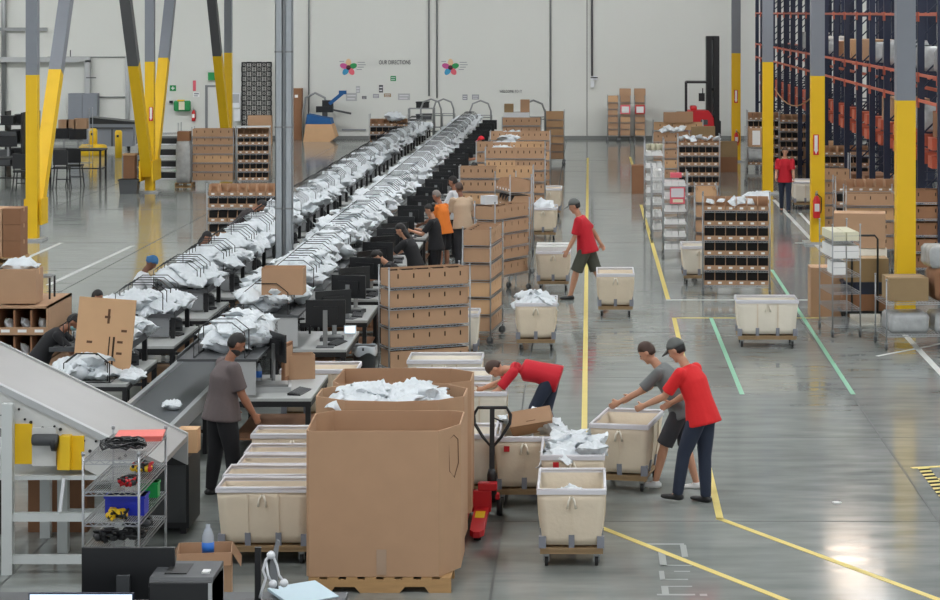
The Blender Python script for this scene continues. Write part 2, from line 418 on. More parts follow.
# ---- canvas laundry cart: local x = width, y = length, origin on the floor below its middle
def canvas_cart(W=.64,L=.96,cm='canvas',zr=.745):
    t=empty('canvas_cart')
    rnd=random.Random(int(W*1000+L*77))
    zb=.215; nz=7
    def ring(k, inset=0, z=None):
        f=k/nz; zz=zb+(zr-.03-zb)*f if z is None else z
        w=(W-.085+.085*f)/2-inset; l=(L-.085+.085*f)/2-inset
        pts=[]; n=9
        sides=[((-w,-l),(w,-l)),((w,-l),(w,l)),((w,l),(-w,l)),((-w,l),(-w,-l))]
        for si,(a,b) in enumerate(sides):
            for j in range(n):
                u=j/n; x=a[0]+(b[0]-a[0])*u; y=a[1]+(b[1]-a[1])*u
                amp=sin(pi*u)*(.6+.4*abs(sin(3*pi*u)))*sin(pi*min(1,f*1.05))*.022
                q=noise.noise(Vector((x*4+W*9,y*4,zz*7)))*.02*sin(pi*u)
                nx,ny=[(0,-1),(1,0),(0,1),(-1,0)][si]
                pts.append((x+nx*(amp+q),y+ny*(amp+q),zz))
        return pts
    mb=MB(); vs=[]; rings=[ring(k) for k in range(nz+1)]
    N=len(rings[0])
    for r in rings: vs+=r
    inner=[ring(nz,.012),ring(3,.012),ring(0,.02,z=zb+.03)]
    for r in inner: vs+=r
    R=len(rings)+len(inner); fs=[]
    for i in range(R-1):
        for j in range(N): fs.append((i*N+j,i*N+(j+1)%N,(i+1)*N+(j+1)%N,(i+1)*N+j))
    fs.append(tuple(range(N))[::-1]); fs.append(tuple((R-1)*N+j for j in range(N)))
    mb.add(vs,fs,0,True); part(mb,'canvas_body',cm,t)
    # rim: flat vinyl band around the mouth with rolled top
    w=W/2;l=L/2; mb=MB()
    mb.bx(-w-.012,-l-.012,zr-.04,w+.012,-l+.006,zr).bx(-w-.012,l-.006,zr-.04,w+.012,l+.012,zr)
    mb.bx(-w-.012,-l,zr-.04,-w+.006,l,zr).bx(w-.006,-l,zr-.04,w+.012,l,zr)
    r=.017
    mb.path([(-w,-l,zr),(w,-l,zr),(w,l,zr),(-w,l,zr)],r,8,closed=True)
    part(mb,'rim','rim_vinyl',t,label='pale lavender vinyl rim')
    # webbing seams and corner patches
    wl=[]; gl=[]
    def seam(x,y,nx,ny):
        for (z0,z1,m,wd,off,tgt) in ((.2,zr-.05,0,.02,.012,MB()),(.19,.315,0,.055,.016,MB())):
            (gl if wd>.04 else wl).append(tgt)
            for k in range(4):
                a=z0+(z1-z0)*k/4; b=z0+(z1-z0)*(k+1)/4
                fa=(a-zb)/(zr-zb); fbb=(b-zb)/(zr-zb)
                def pos(f,z,s,o):
                    sh=.0425*(1-f)-.5*0
                    e=sin(pi*max(0,min(1,f)))*.016
                    px=x-nx*sh+nx*(o+e); py=y-ny*sh+ny*(o+e)
                    return (px+ny*s*wd/2, py-nx*s*wd/2, z)
                tgt.add([pos(fa,a,-1,off),pos(fa,a,1,off),pos(fbb,b,1,off),pos(fbb,b,-1,off),pos(fa,a,-1,0),pos(fa,a,1,0),pos(fbb,b,1,0),pos(fbb,b,-1,0)],
                        [(0,1,2,3),(0,4,5,1),(1,5,6,2),(2,6,7,3),(3,7,4,0)])
    xs=[0] if W<.8 else [-W/6,W/6]; ys=[0] if L<.8 else [-L/6,L/6]
    for x in xs: seam(x,-l,0,-1); seam(x,l,0,1)
    for y in ys: seam(-w,y,-1,0); seam(w,y,1,0)
    for sx in (-1,1):
        for sy in (-1,1):
            x=sx*(w-.042);y=sy*(l-.042)
            gl.append(MB().bx(x-.035,y-.035,.19,x+.035,y+.035,.3))
    [part(q,'seam_webbing','canvas',t) for q in wl]; [part(g,'corner_patch','grey_patch',t,label='grey reinforcing patch at the foot') for g in gl]
    # tie cords on the ends
    for sy in (-1,1):
        mb=MB()
        for dx in (-.03,.03): mb.path([(dx*.3,sy*(l+.02),zr-.06),(dx,sy*(l+.045),zr-.1),(dx*1.3,sy*(l+.03),zr-.17)],.011,6)
        part(mb,'tie_cord','canvas_white',t)
    # wooden base with ledges
    mb=MB(); w2=W/2-.02; l2=L/2-.02
    mb.bx(-w2,-l2,.165,w2,l2,.19)
    for y in (-l2+.05,l2-.05): mb.bx(-w2,y-.04,.13,w2,y+.04,.165)
    for x in (-w2+.04,w2-.04): mb.bx(x-.03,-l2+.1,.145,x+.03,l2-.1,.165)
    part(mb,'base_board','wood',t)
    for sx in (-1,1):
        for sy in (-1,1):
            c=MB(); x=sx*(w2-.06); y=sy*(l2-.08)
            c.bx(-.025,-.04,.1,.025,.04,.13).bx(-.028,-.015,.045,-.02,.02,.11).bx(.02,-.015,.045,.028,.02,.11)
            p=part(c,'caster','zinc',t,(x,y,0)); 
            part(MB().lathe([(.02,-.016),(.048,-.016),(.05,-.01),(.05,.01),(.048,.016),(.02,.016)],(0,.01,.05),14,axis='x'),'wheel','rubber',p)
    return t
def cart(px0,px1,prim,label,Wd=None,side=False,rz=0,cm='canvas',z=.745,group=None):
    """cart whose near rim edge spans px0..px1 at rim row prim"""
    Y=F*(H-z)/(prim-VY); x=(ax(px0,Y)+ax(px1,Y))/2
    if side: key=('cs',cm); o=place(key,lambda:canvas_cart(.96,.64,cm),(x,Y+.33,0),rz,label,'laundry cart',group)
    else: key=('ce',cm); o=place(key,lambda:canvas_cart(.64,.96,cm),(x,Y+.49,0),rz,label,'laundry cart',group)
    return o,(x,Y+(.33 if side else .49))
# ---- crumpled poly mailers (a few shapes, copied)
def mailer_mesh(seed,a=.46,b=.36,h=.11,nx=12,ny=10):
    r=random.Random(seed); off=Vector((r.uniform(0,50),r.uniform(0,50),r.uniform(0,50)))
    vs=[]; 
    for side in (1,-1):
        for j in range(ny+1):
            for i in range(nx+1):
                u=i/nx*2-1; v=j/ny*2-1
                p=(1-abs(u)**3.0)*(1-abs(v)**3.0)
                crease=noise.noise(Vector((u*1.6,v*1.6,0))+off)
                fine=noise.noise(Vector((u*4.2,v*4.2,3*side))+off)
                z=side*h/2*p*(1+.55*fine)+crease*h*.2+abs(noise.noise(Vector((u*3.4,v*3.4,9))+off))*h*.75*p*side
                x=u*a/2*(1-.09*noise.noise(Vector((v*3,u,5))+off)); y=v*b/2*(1-.09*noise.noise(Vector((u*3,v,8))+off))
                cup=.12*(crease)*abs(u*v)
                vs.append((x+.015*fine,y+.015*crease,z+cup*.3))
    n=(nx+1)*(ny+1); fs=[]
    for j in range(ny):
        for i in range(nx):
            q=j*(nx+1)+i
            fs.append((q,q+1,q+nx+2,q+nx+1)); fs.append((n+q,n+q+nx+1,n+q+nx+2,n+q+1))
    bd=[i for i in range(nx+1)]+[j*(nx+1)+nx for j in range(1,ny+1)]+[ny*(nx+1)+i for i in range(nx-1,-1,-1)]+[j*(nx+1) for j in range(ny-1,0,-1)]
    for k in range(len(bd)):
        a1,b1=bd[k],bd[(k+1)%len(bd)]; fs.append((b1,a1,n+a1,n+b1))
    return vs,fs
MV=[mailer_mesh(s,*d) for s,d in enumerate(((.4,.32,.12),(.44,.3,.11),(.36,.28,.13),(.46,.34,.13),(.32,.26,.11),(.42,.36,.12)))]
MESH_MAIL=[]
for k,(v,f) in enumerate(MV):
    mb=MB().add(v,f,0,True); MESH_MAIL.append(mb.mesh('mailer_bag','mailer'))
NMAIL=[0]
def mailer(loc,rot,label,group,s=1.0,v=None):
    v=random.randrange(6) if v is None else v
    o=bpy.data.objects.new('mailer_bag',MESH_MAIL[v]); C.objects.link(o); o.location=loc; o.rotation_euler=rot; o.scale=(s,s,s)
    NMAIL[0]+=1
    return tag(o,label,'mailer bag',group)
# ---- wire shelving
def wire_rack(L,D,zs,hp,caster=True,lip=True,pitch=.05):
    """L along x, D along y, shelves at heights zs, posts to hp"""
    t=empty('wire_shelf_rack')
    for sx in (-1,1):
        for sy in (-1,1):
            part(MB().tube((0,0,.12 if caster else .0),(0,0,hp),.0115,8).lathe([(.016,0),(.016,.03)],(0,0,hp-.01),8),'post','chrome',t,(sx*(L/2),sy*(D/2),0))
            if caster:
                c=MB().bx(-.022,-.035,.1,.022,.035,.125).bx(-.026,-.012,.05,-.02,.03,.11).bx(.02,-.012,.05,.026,.03,.11)
                p=part(c,'caster','zinc',t,(sx*L/2,sy*D/2,0))
                part(MB().lathe([(.02,-.015),(.055,-.015),(.06,-.008),(.06,.008),(.055,.015),(.02,.015)],(0,.012,.06),14,axis='x'),'wheel','wheel_grey',p)
    key=('shelf',L,D,pitch)
    if key not in PROTO:
        mb=MB(); l=L/2;d=D/2
        for z in (0,-.032):
            mb.bx(-l,-d-.005,z-.008,l,-d+.005,z).bx(-l,d-.005,z-.008,l,d+.005,z).bx(-l-.005,-d,z-.008,-l+.005,d,z).bx(l-.005,-d,z-.008,l+.005,d,z)
        n=int(L/pitch)
        for i in range(1,n): 
            x=-l+L*i/n; mb.bx(x-.0035,-d,-.006,x+.0035,d,-.001)
        for y in (-d*.33,d*.33): mb.bx(-l,y-.004,-.012,l,y+.004,-.006)
        k=int(L/.09)
        for i in range(k):   # zigzag truss along front and back lips
            x0=-l+L*i/k; x1=-l+L*(i+.5)/k; x2=-l+L*(i+1)/k
            for y in (-d,d):
                mb.bar((x0,y,-.036),(x1,y,-.004),.006); mb.bar((x1,y,-.004),(x2,y,-.036),.006)
        PROTO[key]=mb.mesh('shelf','chrome')
    for z in zs:
        o=bpy.data.objects.new('shelf',PROTO[key]); C.objects.link(o); o.parent=t; o.location=(0,0,z); adopt(o)
    return t
def local(loc,rz,x,y,z):
    return (loc[0]+x*cos(rz)-y*sin(rz), loc[1]+x*sin(rz)+y*cos(rz), loc[2]+z)
# ---- open-front bin box
def bin_box(w=.2,d=.42,h=.245,lip=.085,km='kraft',fill=True):
    mb=MB(); t=.006; w2=w/2; d2=d/2
    mb.bx(-w2,-d2,0,w2,d2,t).bx(-w2,d2-t,t,w2,d2,h).bx(-w2,-d2,t,w2,-d2+t,lip)
    for sx in (-1,1):
        x0,x1=(-w2,-w2+t) if sx<0 else (w2-t,w2)
        vs=[(x,y,z) for x in (x0,x1) for (y,z) in ((-d2,t),(d2,t),(d2,h),(-d2+d*.22,h),(-d2,lip))]
        mb.add(vs,[(0,1,2,3,4),(9,8,7,6,5),(0,5,6,1),(1,6,7,2),(2,7,8,3),(3,8,9,4),(4,9,5,0)])
    mb.bx(-.035,-d2-.002,.022,.03,-d2,.06,1)
    if fill: mb.bx(-w2+t,-d2+.07,t,w2-t,d2-t,h*.97,2)  # near-black block added to darken the bin's inside
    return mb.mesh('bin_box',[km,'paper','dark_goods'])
BINS={}
def binrow_rack(desc,loc,rz,L,zs,hp,nb,top=True,caster=True,km='kraft',desc_row=None,D=.45,h=.235,cat='shelf cart'):
    """wire rack with a row of individual open bins on each shelf (top shelf listed first)"""
    o=place(('wr',round(L,2),D,tuple(zs),hp,caster),lambda:wire_rack(L,D,zs,hp,caster),loc,rz,desc,cat)
    w=(L-.05)/nb
    rows=sorted(zs,reverse=True)
    for r,z in enumerate(rows):
        key=(round(w,3),km,h,r>0)
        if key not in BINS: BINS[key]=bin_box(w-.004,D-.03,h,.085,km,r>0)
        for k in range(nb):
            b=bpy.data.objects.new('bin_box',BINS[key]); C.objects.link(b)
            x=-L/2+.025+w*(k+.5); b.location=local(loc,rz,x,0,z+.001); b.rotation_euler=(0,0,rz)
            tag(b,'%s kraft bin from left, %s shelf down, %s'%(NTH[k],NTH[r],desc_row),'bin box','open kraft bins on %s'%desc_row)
    return o
# ---- long divider carton with hand slots in its face (one per shelf)
def slot_carton(L,D,h,ns,km,open_top=True):
    mb=MB(); t=.007; l=L/2; d=D/2
    mb.bx(-l,-d,0,l,d,t)
    for sy in (-1,1):
        y0,y1=(-d,-d+t) if sy<0 else (d-t,d)
        sw=.022; z0=h*.5; z1=h*.78; edges=[-l]
        for k in range(ns):
            c=-l+L*(k+.5)/ns; edges+= [c-sw/2,c+sw/2]
        edges.append(l)
        for i in range(0,len(edges)-1):
            a,b=edges[i],edges[i+1]
            if i%2==0: mb.bx(a,y0,t,b,y1,h)
            else: mb.bx(a,y0,t,b,y1,z0); mb.bx(a,y0,z1,b,y1,h)
    for x0,x1 in ((-l,-l+t),(l-t,l)): mb.bx(x0,-d+t,t,x1,d-t,h)
    for k in range(1,ns): 
        x=-l+L*k/ns; mb.bx(x-t/2,-d+t,t,x+t/2,d-t,h*.92)
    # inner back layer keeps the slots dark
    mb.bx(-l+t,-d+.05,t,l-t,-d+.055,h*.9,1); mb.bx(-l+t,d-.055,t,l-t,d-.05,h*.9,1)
    return mb.mesh('divider_carton',[km,'slot_dark'])
def carton_rack(desc,loc,rz,L,zs,hp,ns,desc_row,D=.45,h=.24,km='kraft',caster=True,vary=True,per=1,skip=()):
    o=place(('wr',round(L,2),D,tuple(zs),hp,caster),lambda:wire_rack(L,D,zs,hp,caster),loc,rz,desc,'shelf cart')
    rows=sorted(zs,reverse=True); rr=random.Random(int(loc[0]*100)+int(loc[1]*10))
    for r,z in enumerate(rows):
        if r in skip: continue
        for k in range(per):
            l=(L-.04)/per; kk=rr.choice(['kraft','kraft','kraft','kraft_light']) if vary else km
            key=('sc',round(l,3),D,h,ns,kk)
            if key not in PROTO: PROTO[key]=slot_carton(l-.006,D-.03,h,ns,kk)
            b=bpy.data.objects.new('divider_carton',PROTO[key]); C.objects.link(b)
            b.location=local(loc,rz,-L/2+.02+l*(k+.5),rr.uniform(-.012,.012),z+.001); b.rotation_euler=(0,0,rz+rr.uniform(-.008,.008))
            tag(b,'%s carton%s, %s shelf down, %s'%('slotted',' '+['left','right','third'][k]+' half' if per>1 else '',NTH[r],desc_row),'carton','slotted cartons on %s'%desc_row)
    return o
# ---- plain cartons
def carton_mb(w,d,h,flaps=None,tape=True,open_top=False,mark=False):
    mb=MB(); t=.006
    if open_top:
        mb.bx(-w/2,-d/2,0,w/2,d/2,t)
        mb.bx(-w/2,-d/2,t,w/2,-d/2+t,h).bx(-w/2,d/2-t,t,w/2,d/2,h).bx(-w/2,-d/2+t,t,-w/2+t,d/2-t,h).bx(w/2-t,-d/2+t,t,w/2,d/2-t,h)
        if flaps:
            f=flaps
            mb.add([(-w/2,-d/2,h),(w/2,-d/2,h),(w/2,-d/2-f*.8,h-f*.5),(-w/2,-d/2-f*.8,h-f*.5)],[(0,1,2,3),(3,2,1,0)])
            mb.add([(w/2,-d/2,h),(w/2,d/2,h),(w/2+f*.5,d/2,h-f*.8),(w/2+f*.5,-d/2,h-f*.8)],[(0,1,2,3),(3,2,1,0)])
            mb.add([(-w/2,-d/2,h),(-w/2,d/2,h),(-w/2-f*.4,d/2,h-f*.85),(-w/2-f*.4,-d/2,h-f*.85)],[(0,1,2,3),(3,2,1,0)])
    else:
        mb.bx(-w/2,-d/2,0,w/2,-.002,h).bx(-w/2,.002,0,w/2,d/2,h).bx(-w/2+.001,-.003,.001,w/2-.001,.003,h-.004)
        if tape: mb.bx(-w/2-.001,-.03,h-.08,w/2+.001,.03,h+.001,1)
    if mark: mb.bx(-w*.1,-d/2-.002,h*.2,w*.12,-d/2,h*.24,2)
    return mb
def carton(label,loc,w,d,h,rz=0,km='kraft',open_top=False,flaps=None,mark=False,group=None,tape='kraft_light'):
    return single(carton_mb(w,d,h,flaps,True,open_top,mark),'cardboard_carton',[km,tape,'text_brown'],label,'cardboard box',loc,rz,group)
# ---- pallet
def pallet(w=1.2,d=1.0,h=.14):
    t=empty('wooden_pallet')
    n=7
    for i in range(n):
        y=-d/2+.05+i*(d-.1)/(n-1); part(MB().bx(-w/2,y-.045,h-.02,w/2,y+.045,h),'deck_board','pallet_wood',t)
    for x in (-w/2+.02,0,w/2-.02):
        mb=MB(); 
        mb.prism([(-d/2,.02),(-d/2,h-.02),(d/2,h-.02),(d/2,.02),(d/2-.12,.02),(d/2-.16,.07),(d/2-.3,.07),(d/2-.36,.02),(-d/2+.36,.02),(-d/2+.3,.07),(-d/2+.16,.07),(-d/2+.12,.02)],-.02,.02,T=Matrix(((0,0,1,x),(1,0,0,0),(0,1,0,0),(0,0,0,1))))
        part(mb,'stringer','pallet_wood',t)
    for y in (-d/2+.06,0,d/2-.06): part(MB().bx(-w/2,y-.05,0,w/2,y+.05,.02),'bottom_board','pallet_wood',t)
    return t
def pallet_notched(w,d,h=.14):
    """notched stringers run across the front"""
    t=empty('wooden_pallet')
    for i in range(8):
        x=-w/2+.05+i*(w-.1)/7; part(MB().bx(x-.05,-d/2,h-.02,x+.05,d/2,h),'deck_board','pallet_wood',t)
    for y in (-d/2+.02,0,d/2-.02):
        a=w/2
        mb=MB().prism([(-a,0),(-a,h-.02),(a,h-.02),(a,0),(a-.2,0),(a-.24,.055),(a-.42,.055),(a-.47,0),(-a+.47,0),(-a+.42,.055),(-a+.24,.055),(-a+.2,0)],-.02,.02,T=Matrix(((1,0,0,0),(0,0,1,y),(0,1,0,0),(0,0,0,1))))
        part(mb,'stringer','pallet_wood',t)
    return t
# ---- octagonal gaylord bin with open top
def gaylord(poly,h,cm='kraft',nseg=1):
    n=len(poly); t=.012
    cx=sum(p[0] for p in poly)/n; cy=sum(p[1] for p in poly)/n
    inn=[(cx+(x-cx)*(1-t/.6),cy+(y-cy)*(1-t/.6)) for x,y in poly]
    vs=[(x,y,0) for x,y in poly]+[(x,y,h) for x,y in poly]+[(x,y,h) for x,y in inn]+[(x,y,.02) for x,y in inn]
    fs=[tuple(range(n))[::-1]]
    for k in range(3):
        for i in range(n): fs.append((k*n+i,k*n+(i+1)%n,(k+1)*n+(i+1)%n,(k+1)*n+i))
    fs.append(tuple(3*n+i for i in range(n)))
    return MB().add(vs,fs)
# ---- monitor (screen faces -y), keyboard
def monitor(w=.54,h=.34,lit=False,sh=.3):
    t=empty('computer_monitor')
    part(MB().bx(-w/2,-.012,sh,w/2,.012,sh+h).bx(-w*.3,.012,sh+h*.25,w*.3,.035,sh+h*.75),'display_housing','black_plastic',t)
    part(MB().bx(-w/2+.012,-.0145,sh+.02,w/2-.012,-.012,sh+h-.012),'screen','screen_on' if lit else 'screen_dark',t)
    part(MB().bx(-.03,.03,.0,.03,.055,sh+h*.6),'stand_column','zinc',t,label='silver stand column')
    part(MB().bx(-.12,-.08,0,.12,.11,.012),'stand_foot','dark_grey',t); return t
def keyboard():
    t=empty('computer_keyboard')
    part(MB().prism([(-.08,0),(-.08,.012),(.07,.03),(.08,.028),(.08,0)],-.22,.22,T=Matrix(((0,0,1,0),(1,0,0,0),(0,1,0,0),(0,0,0,1)))),'keyboard_case','black_plastic',t)
    k=MB()
    for r in range(5):
        for c in range(14): 
            x=-.205+c*.0295; y=-.068+r*.027; k.bx(x,y,.0135+r*.0042,x+.024,y+.022,.021+r*.0042)
    part(k,'keys','dark_grey',t); return t
def hoop(w=.55,h=.42,r=.0065,ch=.15):
    return MB().path([(-w/2,0,0),(-w/2,0,h-ch*.8),(-w/2+ch,0,h),(w/2-ch,0,h),(w/2,0,h-ch*.8),(w/2,0,0)],r,5)
# ================================================================ people
def Rx(a): return Matrix.Rotation(a,3,'X')
def ringtube(mb,pts,rad,n=14,up=None):
    """elliptic tube: pts centre line, rad list of (rx, ry) ; up gives the ry direction"""
    pts=[Vector(p) for p in pts]; k=len(pts); vs=[]
    for i,p in enumerate(pts):
        a=(pts[min(i+1,k-1)]-pts[max(i-1,0)]).normalized()
        u=Vector(up) if up is not None else (Vector((0,1,0)) if abs(a.y)<.9 else Vector((0,0,1)))
        x=u.cross(a).normalized(); y=a.cross(x).normalized()
        r=rad[i]; rx,ry=(r if isinstance(r,tuple) else (r,r))
        for j in range(n):
            t=2*pi*j/n; vs.append(p+x*cos(t)*rx+y*sin(t)*ry)
    fs=[]
    for i in range(k-1):
        for j in range(n): fs.append((i*n+j,i*n+(j+1)%n,(i+1)*n+(j+1)%n,(i+1)*n+j))
    fs.append(tuple(range(n))[::-1]); fs.append(tuple((k-1)*n+j for j in range(n)))
    mb.add(vs,fs,0,True)
    return mb
def ball(mb,c,r,n=14,k=9,T=None): return mb.ell(c,r if isinstance(r,tuple) else (r,r,r),n,k,0,T)
def fuse(mb,name,mats,voxel,smooth=2,parent=None,extra=None):
    """union of closed pieces into one continuous surface"""
    me=mb.mesh(name,mats); o=bpy.data.objects.new(name,me); C.objects.link(o)
    r=o.modifiers.new('r','REMESH'); r.mode='VOXEL'; r.voxel_size=voxel; r.use_smooth_shade=True
    if smooth:
        s=o.modifiers.new('s','SMOOTH'); s.iterations=smooth; s.factor=.5
    dg=bpy.context.evaluated_depsgraph_get(); nm=bpy.data.meshes.new_from_object(o.evaluated_get(dg))
    nm.name=name; nm.materials.clear()
    for mm in (mats if isinstance(mats,list) else [mats]): nm.materials.append(M[mm])
    o.modifiers.clear(); o.data=nm; bpy.data.meshes.remove(me)
    nm.polygons.foreach_set('use_smooth',[True]*len(nm.polygons))
    if parent: o.parent=parent; adopt(o)
    return o
def person(label,loc,rz,h=1.75,lean=0,hunch=0,yaw=0,head=(0,0),legL=(0,0),legR=(0,0),armL=(5,8,10),armR=(5,8,10),
           skin='skin_b',shirt='shirt_red',pants='denim',shorts=False,shoes='shoe_black',hair='hair_black',long_hair=False,
           cap=None,mask=False,build=1.0,sleeve='short',fine=.014,lower=True,bun=False,beard=False,group=None):
    """faces local +y. lean: torso forward deg; legs (thigh fwd, knee); arms (fwd, out, elbow)"""
    s=h/1.75; D=radians
    thigh=.44*s; shin=.42*s; ank=.075*s
    def leg(a,k):
        t=Vector((0,sin(D(a)),-cos(D(a))))*thigh; b=a-k
        c=Vector((0,sin(D(b)),-cos(D(b))))*shin
        return t,t+c,b
    lt,la,lb=leg(*legL); rt,ra,rb=leg(*legR)
    hipz=max(-la.z,-ra.z)+ank
    hip=Vector((0,0,hipz)); hw=.092*s*build
    sd=Vector((0,sin(D(lean)),cos(D(lean))))
    sd2=Vector((0,sin(D(lean+hunch)),cos(D(lean+hunch))))
    fwd=Vector((0,cos(D(lean)),-sin(D(lean)))); fwd2=Vector((0,cos(D(lean+hunch)),-sin(D(lean+hunch))))
    Rz=Matrix.Rotation(D(yaw),3,sd2)
    waist=hip+sd*.17*s; chest=waist+(sd*.5+sd2*.5)*.19*s; shl=chest+sd2*.13*s; neck=shl+sd2*.075*s
    hp=lean+hunch+head[0]
    hd=Vector((0,sin(D(hp)),cos(D(hp)))); headc=neck+sd2*.035*s+hd*.125*s
    sx=Vector((1,0,0)); sx2=Rz@sx
    sw=.19*s*(.93 if build<.97 else 1.0)
    def arm(side,a,o,e):
        root=shl-sd2*.015*s+sx2*side*sw
        base=lean+hunch
        ang=D(a)
        # arm direction: rotate down vector forward, measured from vertical
        d=Vector((side*sin(D(o)), sin(ang)*cos(D(o)), -cos(ang)*cos(D(o))))
        el=root+d*.295*s
        ang2=D(a+e); o2=D(o*.4 - (e*.12 if e>40 else 0))
        d2=Vector((side*sin(o2), sin(ang2)*cos(o2), -cos(ang2)*cos(o2)))
        wr=el+d2*.25*s
        return root,el,wr,d2
    arms=[arm(-1,*armL),arm(1,*armR)]
    b=build
    # -------- body (skin): one continuous surface with head, hands and fingers
    body=MB()
    ringtube(body,[hip-sd*.06*s,hip+sd*.02*s,waist,chest,shl,shl+sd2*.035*s],[(.11*s*b,.09*s*b),(.15*s*b,.105*s*b),(.13*s*b,.095*s*b),(.155*s*b,.11*s*b),(.15*s,.085*s),(.06*s,.06*s)],16,up=(0,1,.001))
    ringtube(body,[shl,neck,neck+hd*.06*s],[.058*s,.052*s,.05*s],12)
    # head
    T=Matrix.Translation(headc)@Matrix.Rotation(D(head[1]),4,'Z')@Matrix.Rotation(-D(hp),4,'X')
    hl=MB()
    hl.ell((0,0,.02*s),(.074*s,.092*s,.105*s),16,12); hl.ell((0,.022*s,-.05*s),(.055*s,.066*s,.066*s),14,10)
    hl.ell((0,.097*s,-.012*s),(.013*s,.02*s,.024*s),8,6); hl.ell((0,.085*s,.012*s),(.01*s,.012*s,.03*s),8,6)
    for q in (-1,1):
        hl.ell((q*.076*s,-.003*s,-.005*s),(.012*s,.022*s,.034*s),8,6)
        hl.ell((q*.03*s,.075*s,.03*s),(.022*s,.016*s,.01*s),8,6)     # brow
        hl.ell((q*.034*s,.068*s,-.03*s),(.022*s,.018*s,.02*s),8,6)   # cheek
    hl.ell((0,.083*s,-.052*s),(.024*s,.012*s,.008*s),8,6); hl.ell((0,.08*s,-.064*s),(.02*s,.012*s,.008*s),8,6)
    hl.ell((0,.072*s,-.095*s),(.025*s,.02*s,.018*s),8,6)
    body.add([T@Vector(p) for p in hl.v],hl.f,0,True)
    for side,(root,el,wr,d2) in zip((-1,1),arms):
        ringtube(body,[root,root+(el-root)*.4,el],[.048*s*b,.043*s*b,.036*s*b],12); ball(body,root,.05*s*b); ball(body,el,.036*s*b)
        ringtube(body,[el,el+(wr-el)*.35,wr],[.036*s*b,.038*s*b,.026*s*b],12)
        # hand: palm + four curled fingers + thumb
        side_v=Vector((side,0,0)); pn=(-side_v).cross(d2)
        pn=-side_v - d2*(-side_v).dot(d2); pn.normalize()      # palm faces the body
        acr=d2.cross(pn).normalized()
        if acr.y<0: acr=-acr                                     # towards the front (thumb side)
        pc=wr+d2*.045*s
        ringtube(body,[wr-d2*.01*s,wr+d2*.03*s,wr+d2*.085*s],[(.026*s,.02*s),(.038*s,.017*s),(.04*s,.014*s)],10,up=tuple(pn))
        for fi,(off,ln) in enumerate(((.03,.072),(.01,.08),(-.01,.075),(-.029,.058))):
            p0=wr+d2*.075*s+acr*off*s; p1=p0+(d2*.93+pn*.25).normalized()*ln*.45*s
            p2=p1+(d2*.7+pn*.7).normalized()*ln*.32*s; p3=p2+(d2*.35+pn*.93).normalized()*ln*.25*s
            ringtube(body,[p0,p1,p2,p3],[.0105*s,.0098*s,.0092*s,.0078*s],8)
        p0=wr+d2*.025*s+acr*.028*s; p1=p0+(d2*.6+acr*.75+pn*.25).normalized()*.036*s; p2=p1+(d2*.85+acr*.3+pn*.4).normalized()*.032*s
        ringtube(body,[p0,p1,p2],[.014*s,.0115*s,.009*s],8)
    hipL=hip-sx*hw; hipR=hip+sx*hw
    feet=[]
    for side,hh,kt,an,kb in ((-1,hipL,lt,la,lb),(1,hipR,rt,ra,rb)):
        kn=hh+kt; ak=hh+an
        ringtube(body,[hh,hh+(kn-hh)*.45,kn],[.085*s*b,.075*s*b,.053*s*b],12); ball(body,kn,.053*s*b)
        ringtube(body,[kn,kn+(ak-kn)*.3,ak],[.05*s*b,.055*s*b,.035*s],12)
        f=D(min(0,kb)*.35)
        fv=Vector((side*.12,cos(f),sin(f))).normalized()
        if kb<-25: fv=Vector((side*.08,.75,-.66)).normalized()
        feet.append((hh,kn,ak,fv))
        ringtube(body,[ak+Vector((0,0,.01*s)),ak-Vector((0,0,.03*s)),ak-Vector((0,0,.04*s))+fv*.06*s],[.036*s,.036*s,.03*s],10)
    o=fuse(body,'person',[skin],fine*s,1)
    o.location=loc; o.rotation_euler=(0,0,rz); tag(o,label,'person',group)
    # eyes
    ey=MB()
    for q in (-1,1):
        p=T@Vector((q*.031*s,.081*s,.012*s)); ey.ell(tuple(p),(.011*s,.011*s,.008*s),8,6)
    part(ey,'eyes','hair_black',o)
    # -------- shirt
    sh=MB(); g=.02*s
    ringtube(sh,[hip-sd*.1*s,hip+sd*.0*s,waist,chest,shl-sd2*.01*s,shl+sd2*.045*s],[(.19*s*b+g,.158*s*b+g),(.176*s*b+g,.142*s*b+g),(.15*s*b+g,.112*s*b+g),(.165*s*b+g,.118*s*b+g),(.15*s+g,.09*s+g),(.062*s+.008,.06*s+.008)],18,up=(0,1,.001))
    for side,(root,el,wr,d2) in zip((-1,1),arms):
        ball(sh,root,.062*s*b+.004)
        if sleeve=='long': ringtube(sh,[root,el,],[.064*s*b,.052*s*b],12); ball(sh,el,.05*s*b); ringtube(sh,[el,wr-d2*.02],[.05*s*b,.038*s*b],12)
        else: ringtube(sh,[root,root+(el-root)*.5,root+(el-root)*.82],[.066*s*b,.064*s*b,.067*s*b],12)
    fuse(sh,'shirt',[shirt],.016*s,3,o)
    # -------- trousers or shorts
    pt=MB()
    ringtube(pt,[hip+sd*.09*s,hip,hip-sd*.09*s],[(.15*s*b,.11*s*b),(.168*s*b,.12*s*b),(.15*s*b,.11*s*b)],16,up=(0,1,.001))
    for hh,kn,ak,fv in feet:
        if shorts:
            ringtube(pt,[hh,hh+(kn-hh)*.5,hh+(kn-hh)*1.0],[.1*s*b,.1*s*b,.098*s*b],14)
        else:
            ringtube(pt,[hh,hh+(kn-hh)*.5,kn],[.1*s*b,.09*s*b,.07*s*b],14); ball(pt,kn,.069*s*b)
            ringtube(pt,[kn,kn+(ak-kn)*.5,ak-(ak-kn)*.0-Vector((0,0,.015*s))],[.069*s*b,.064*s*b,.058*s],14)
    fuse(pt,'shorts' if shorts else 'trousers',[pants],.016*s,3,o)
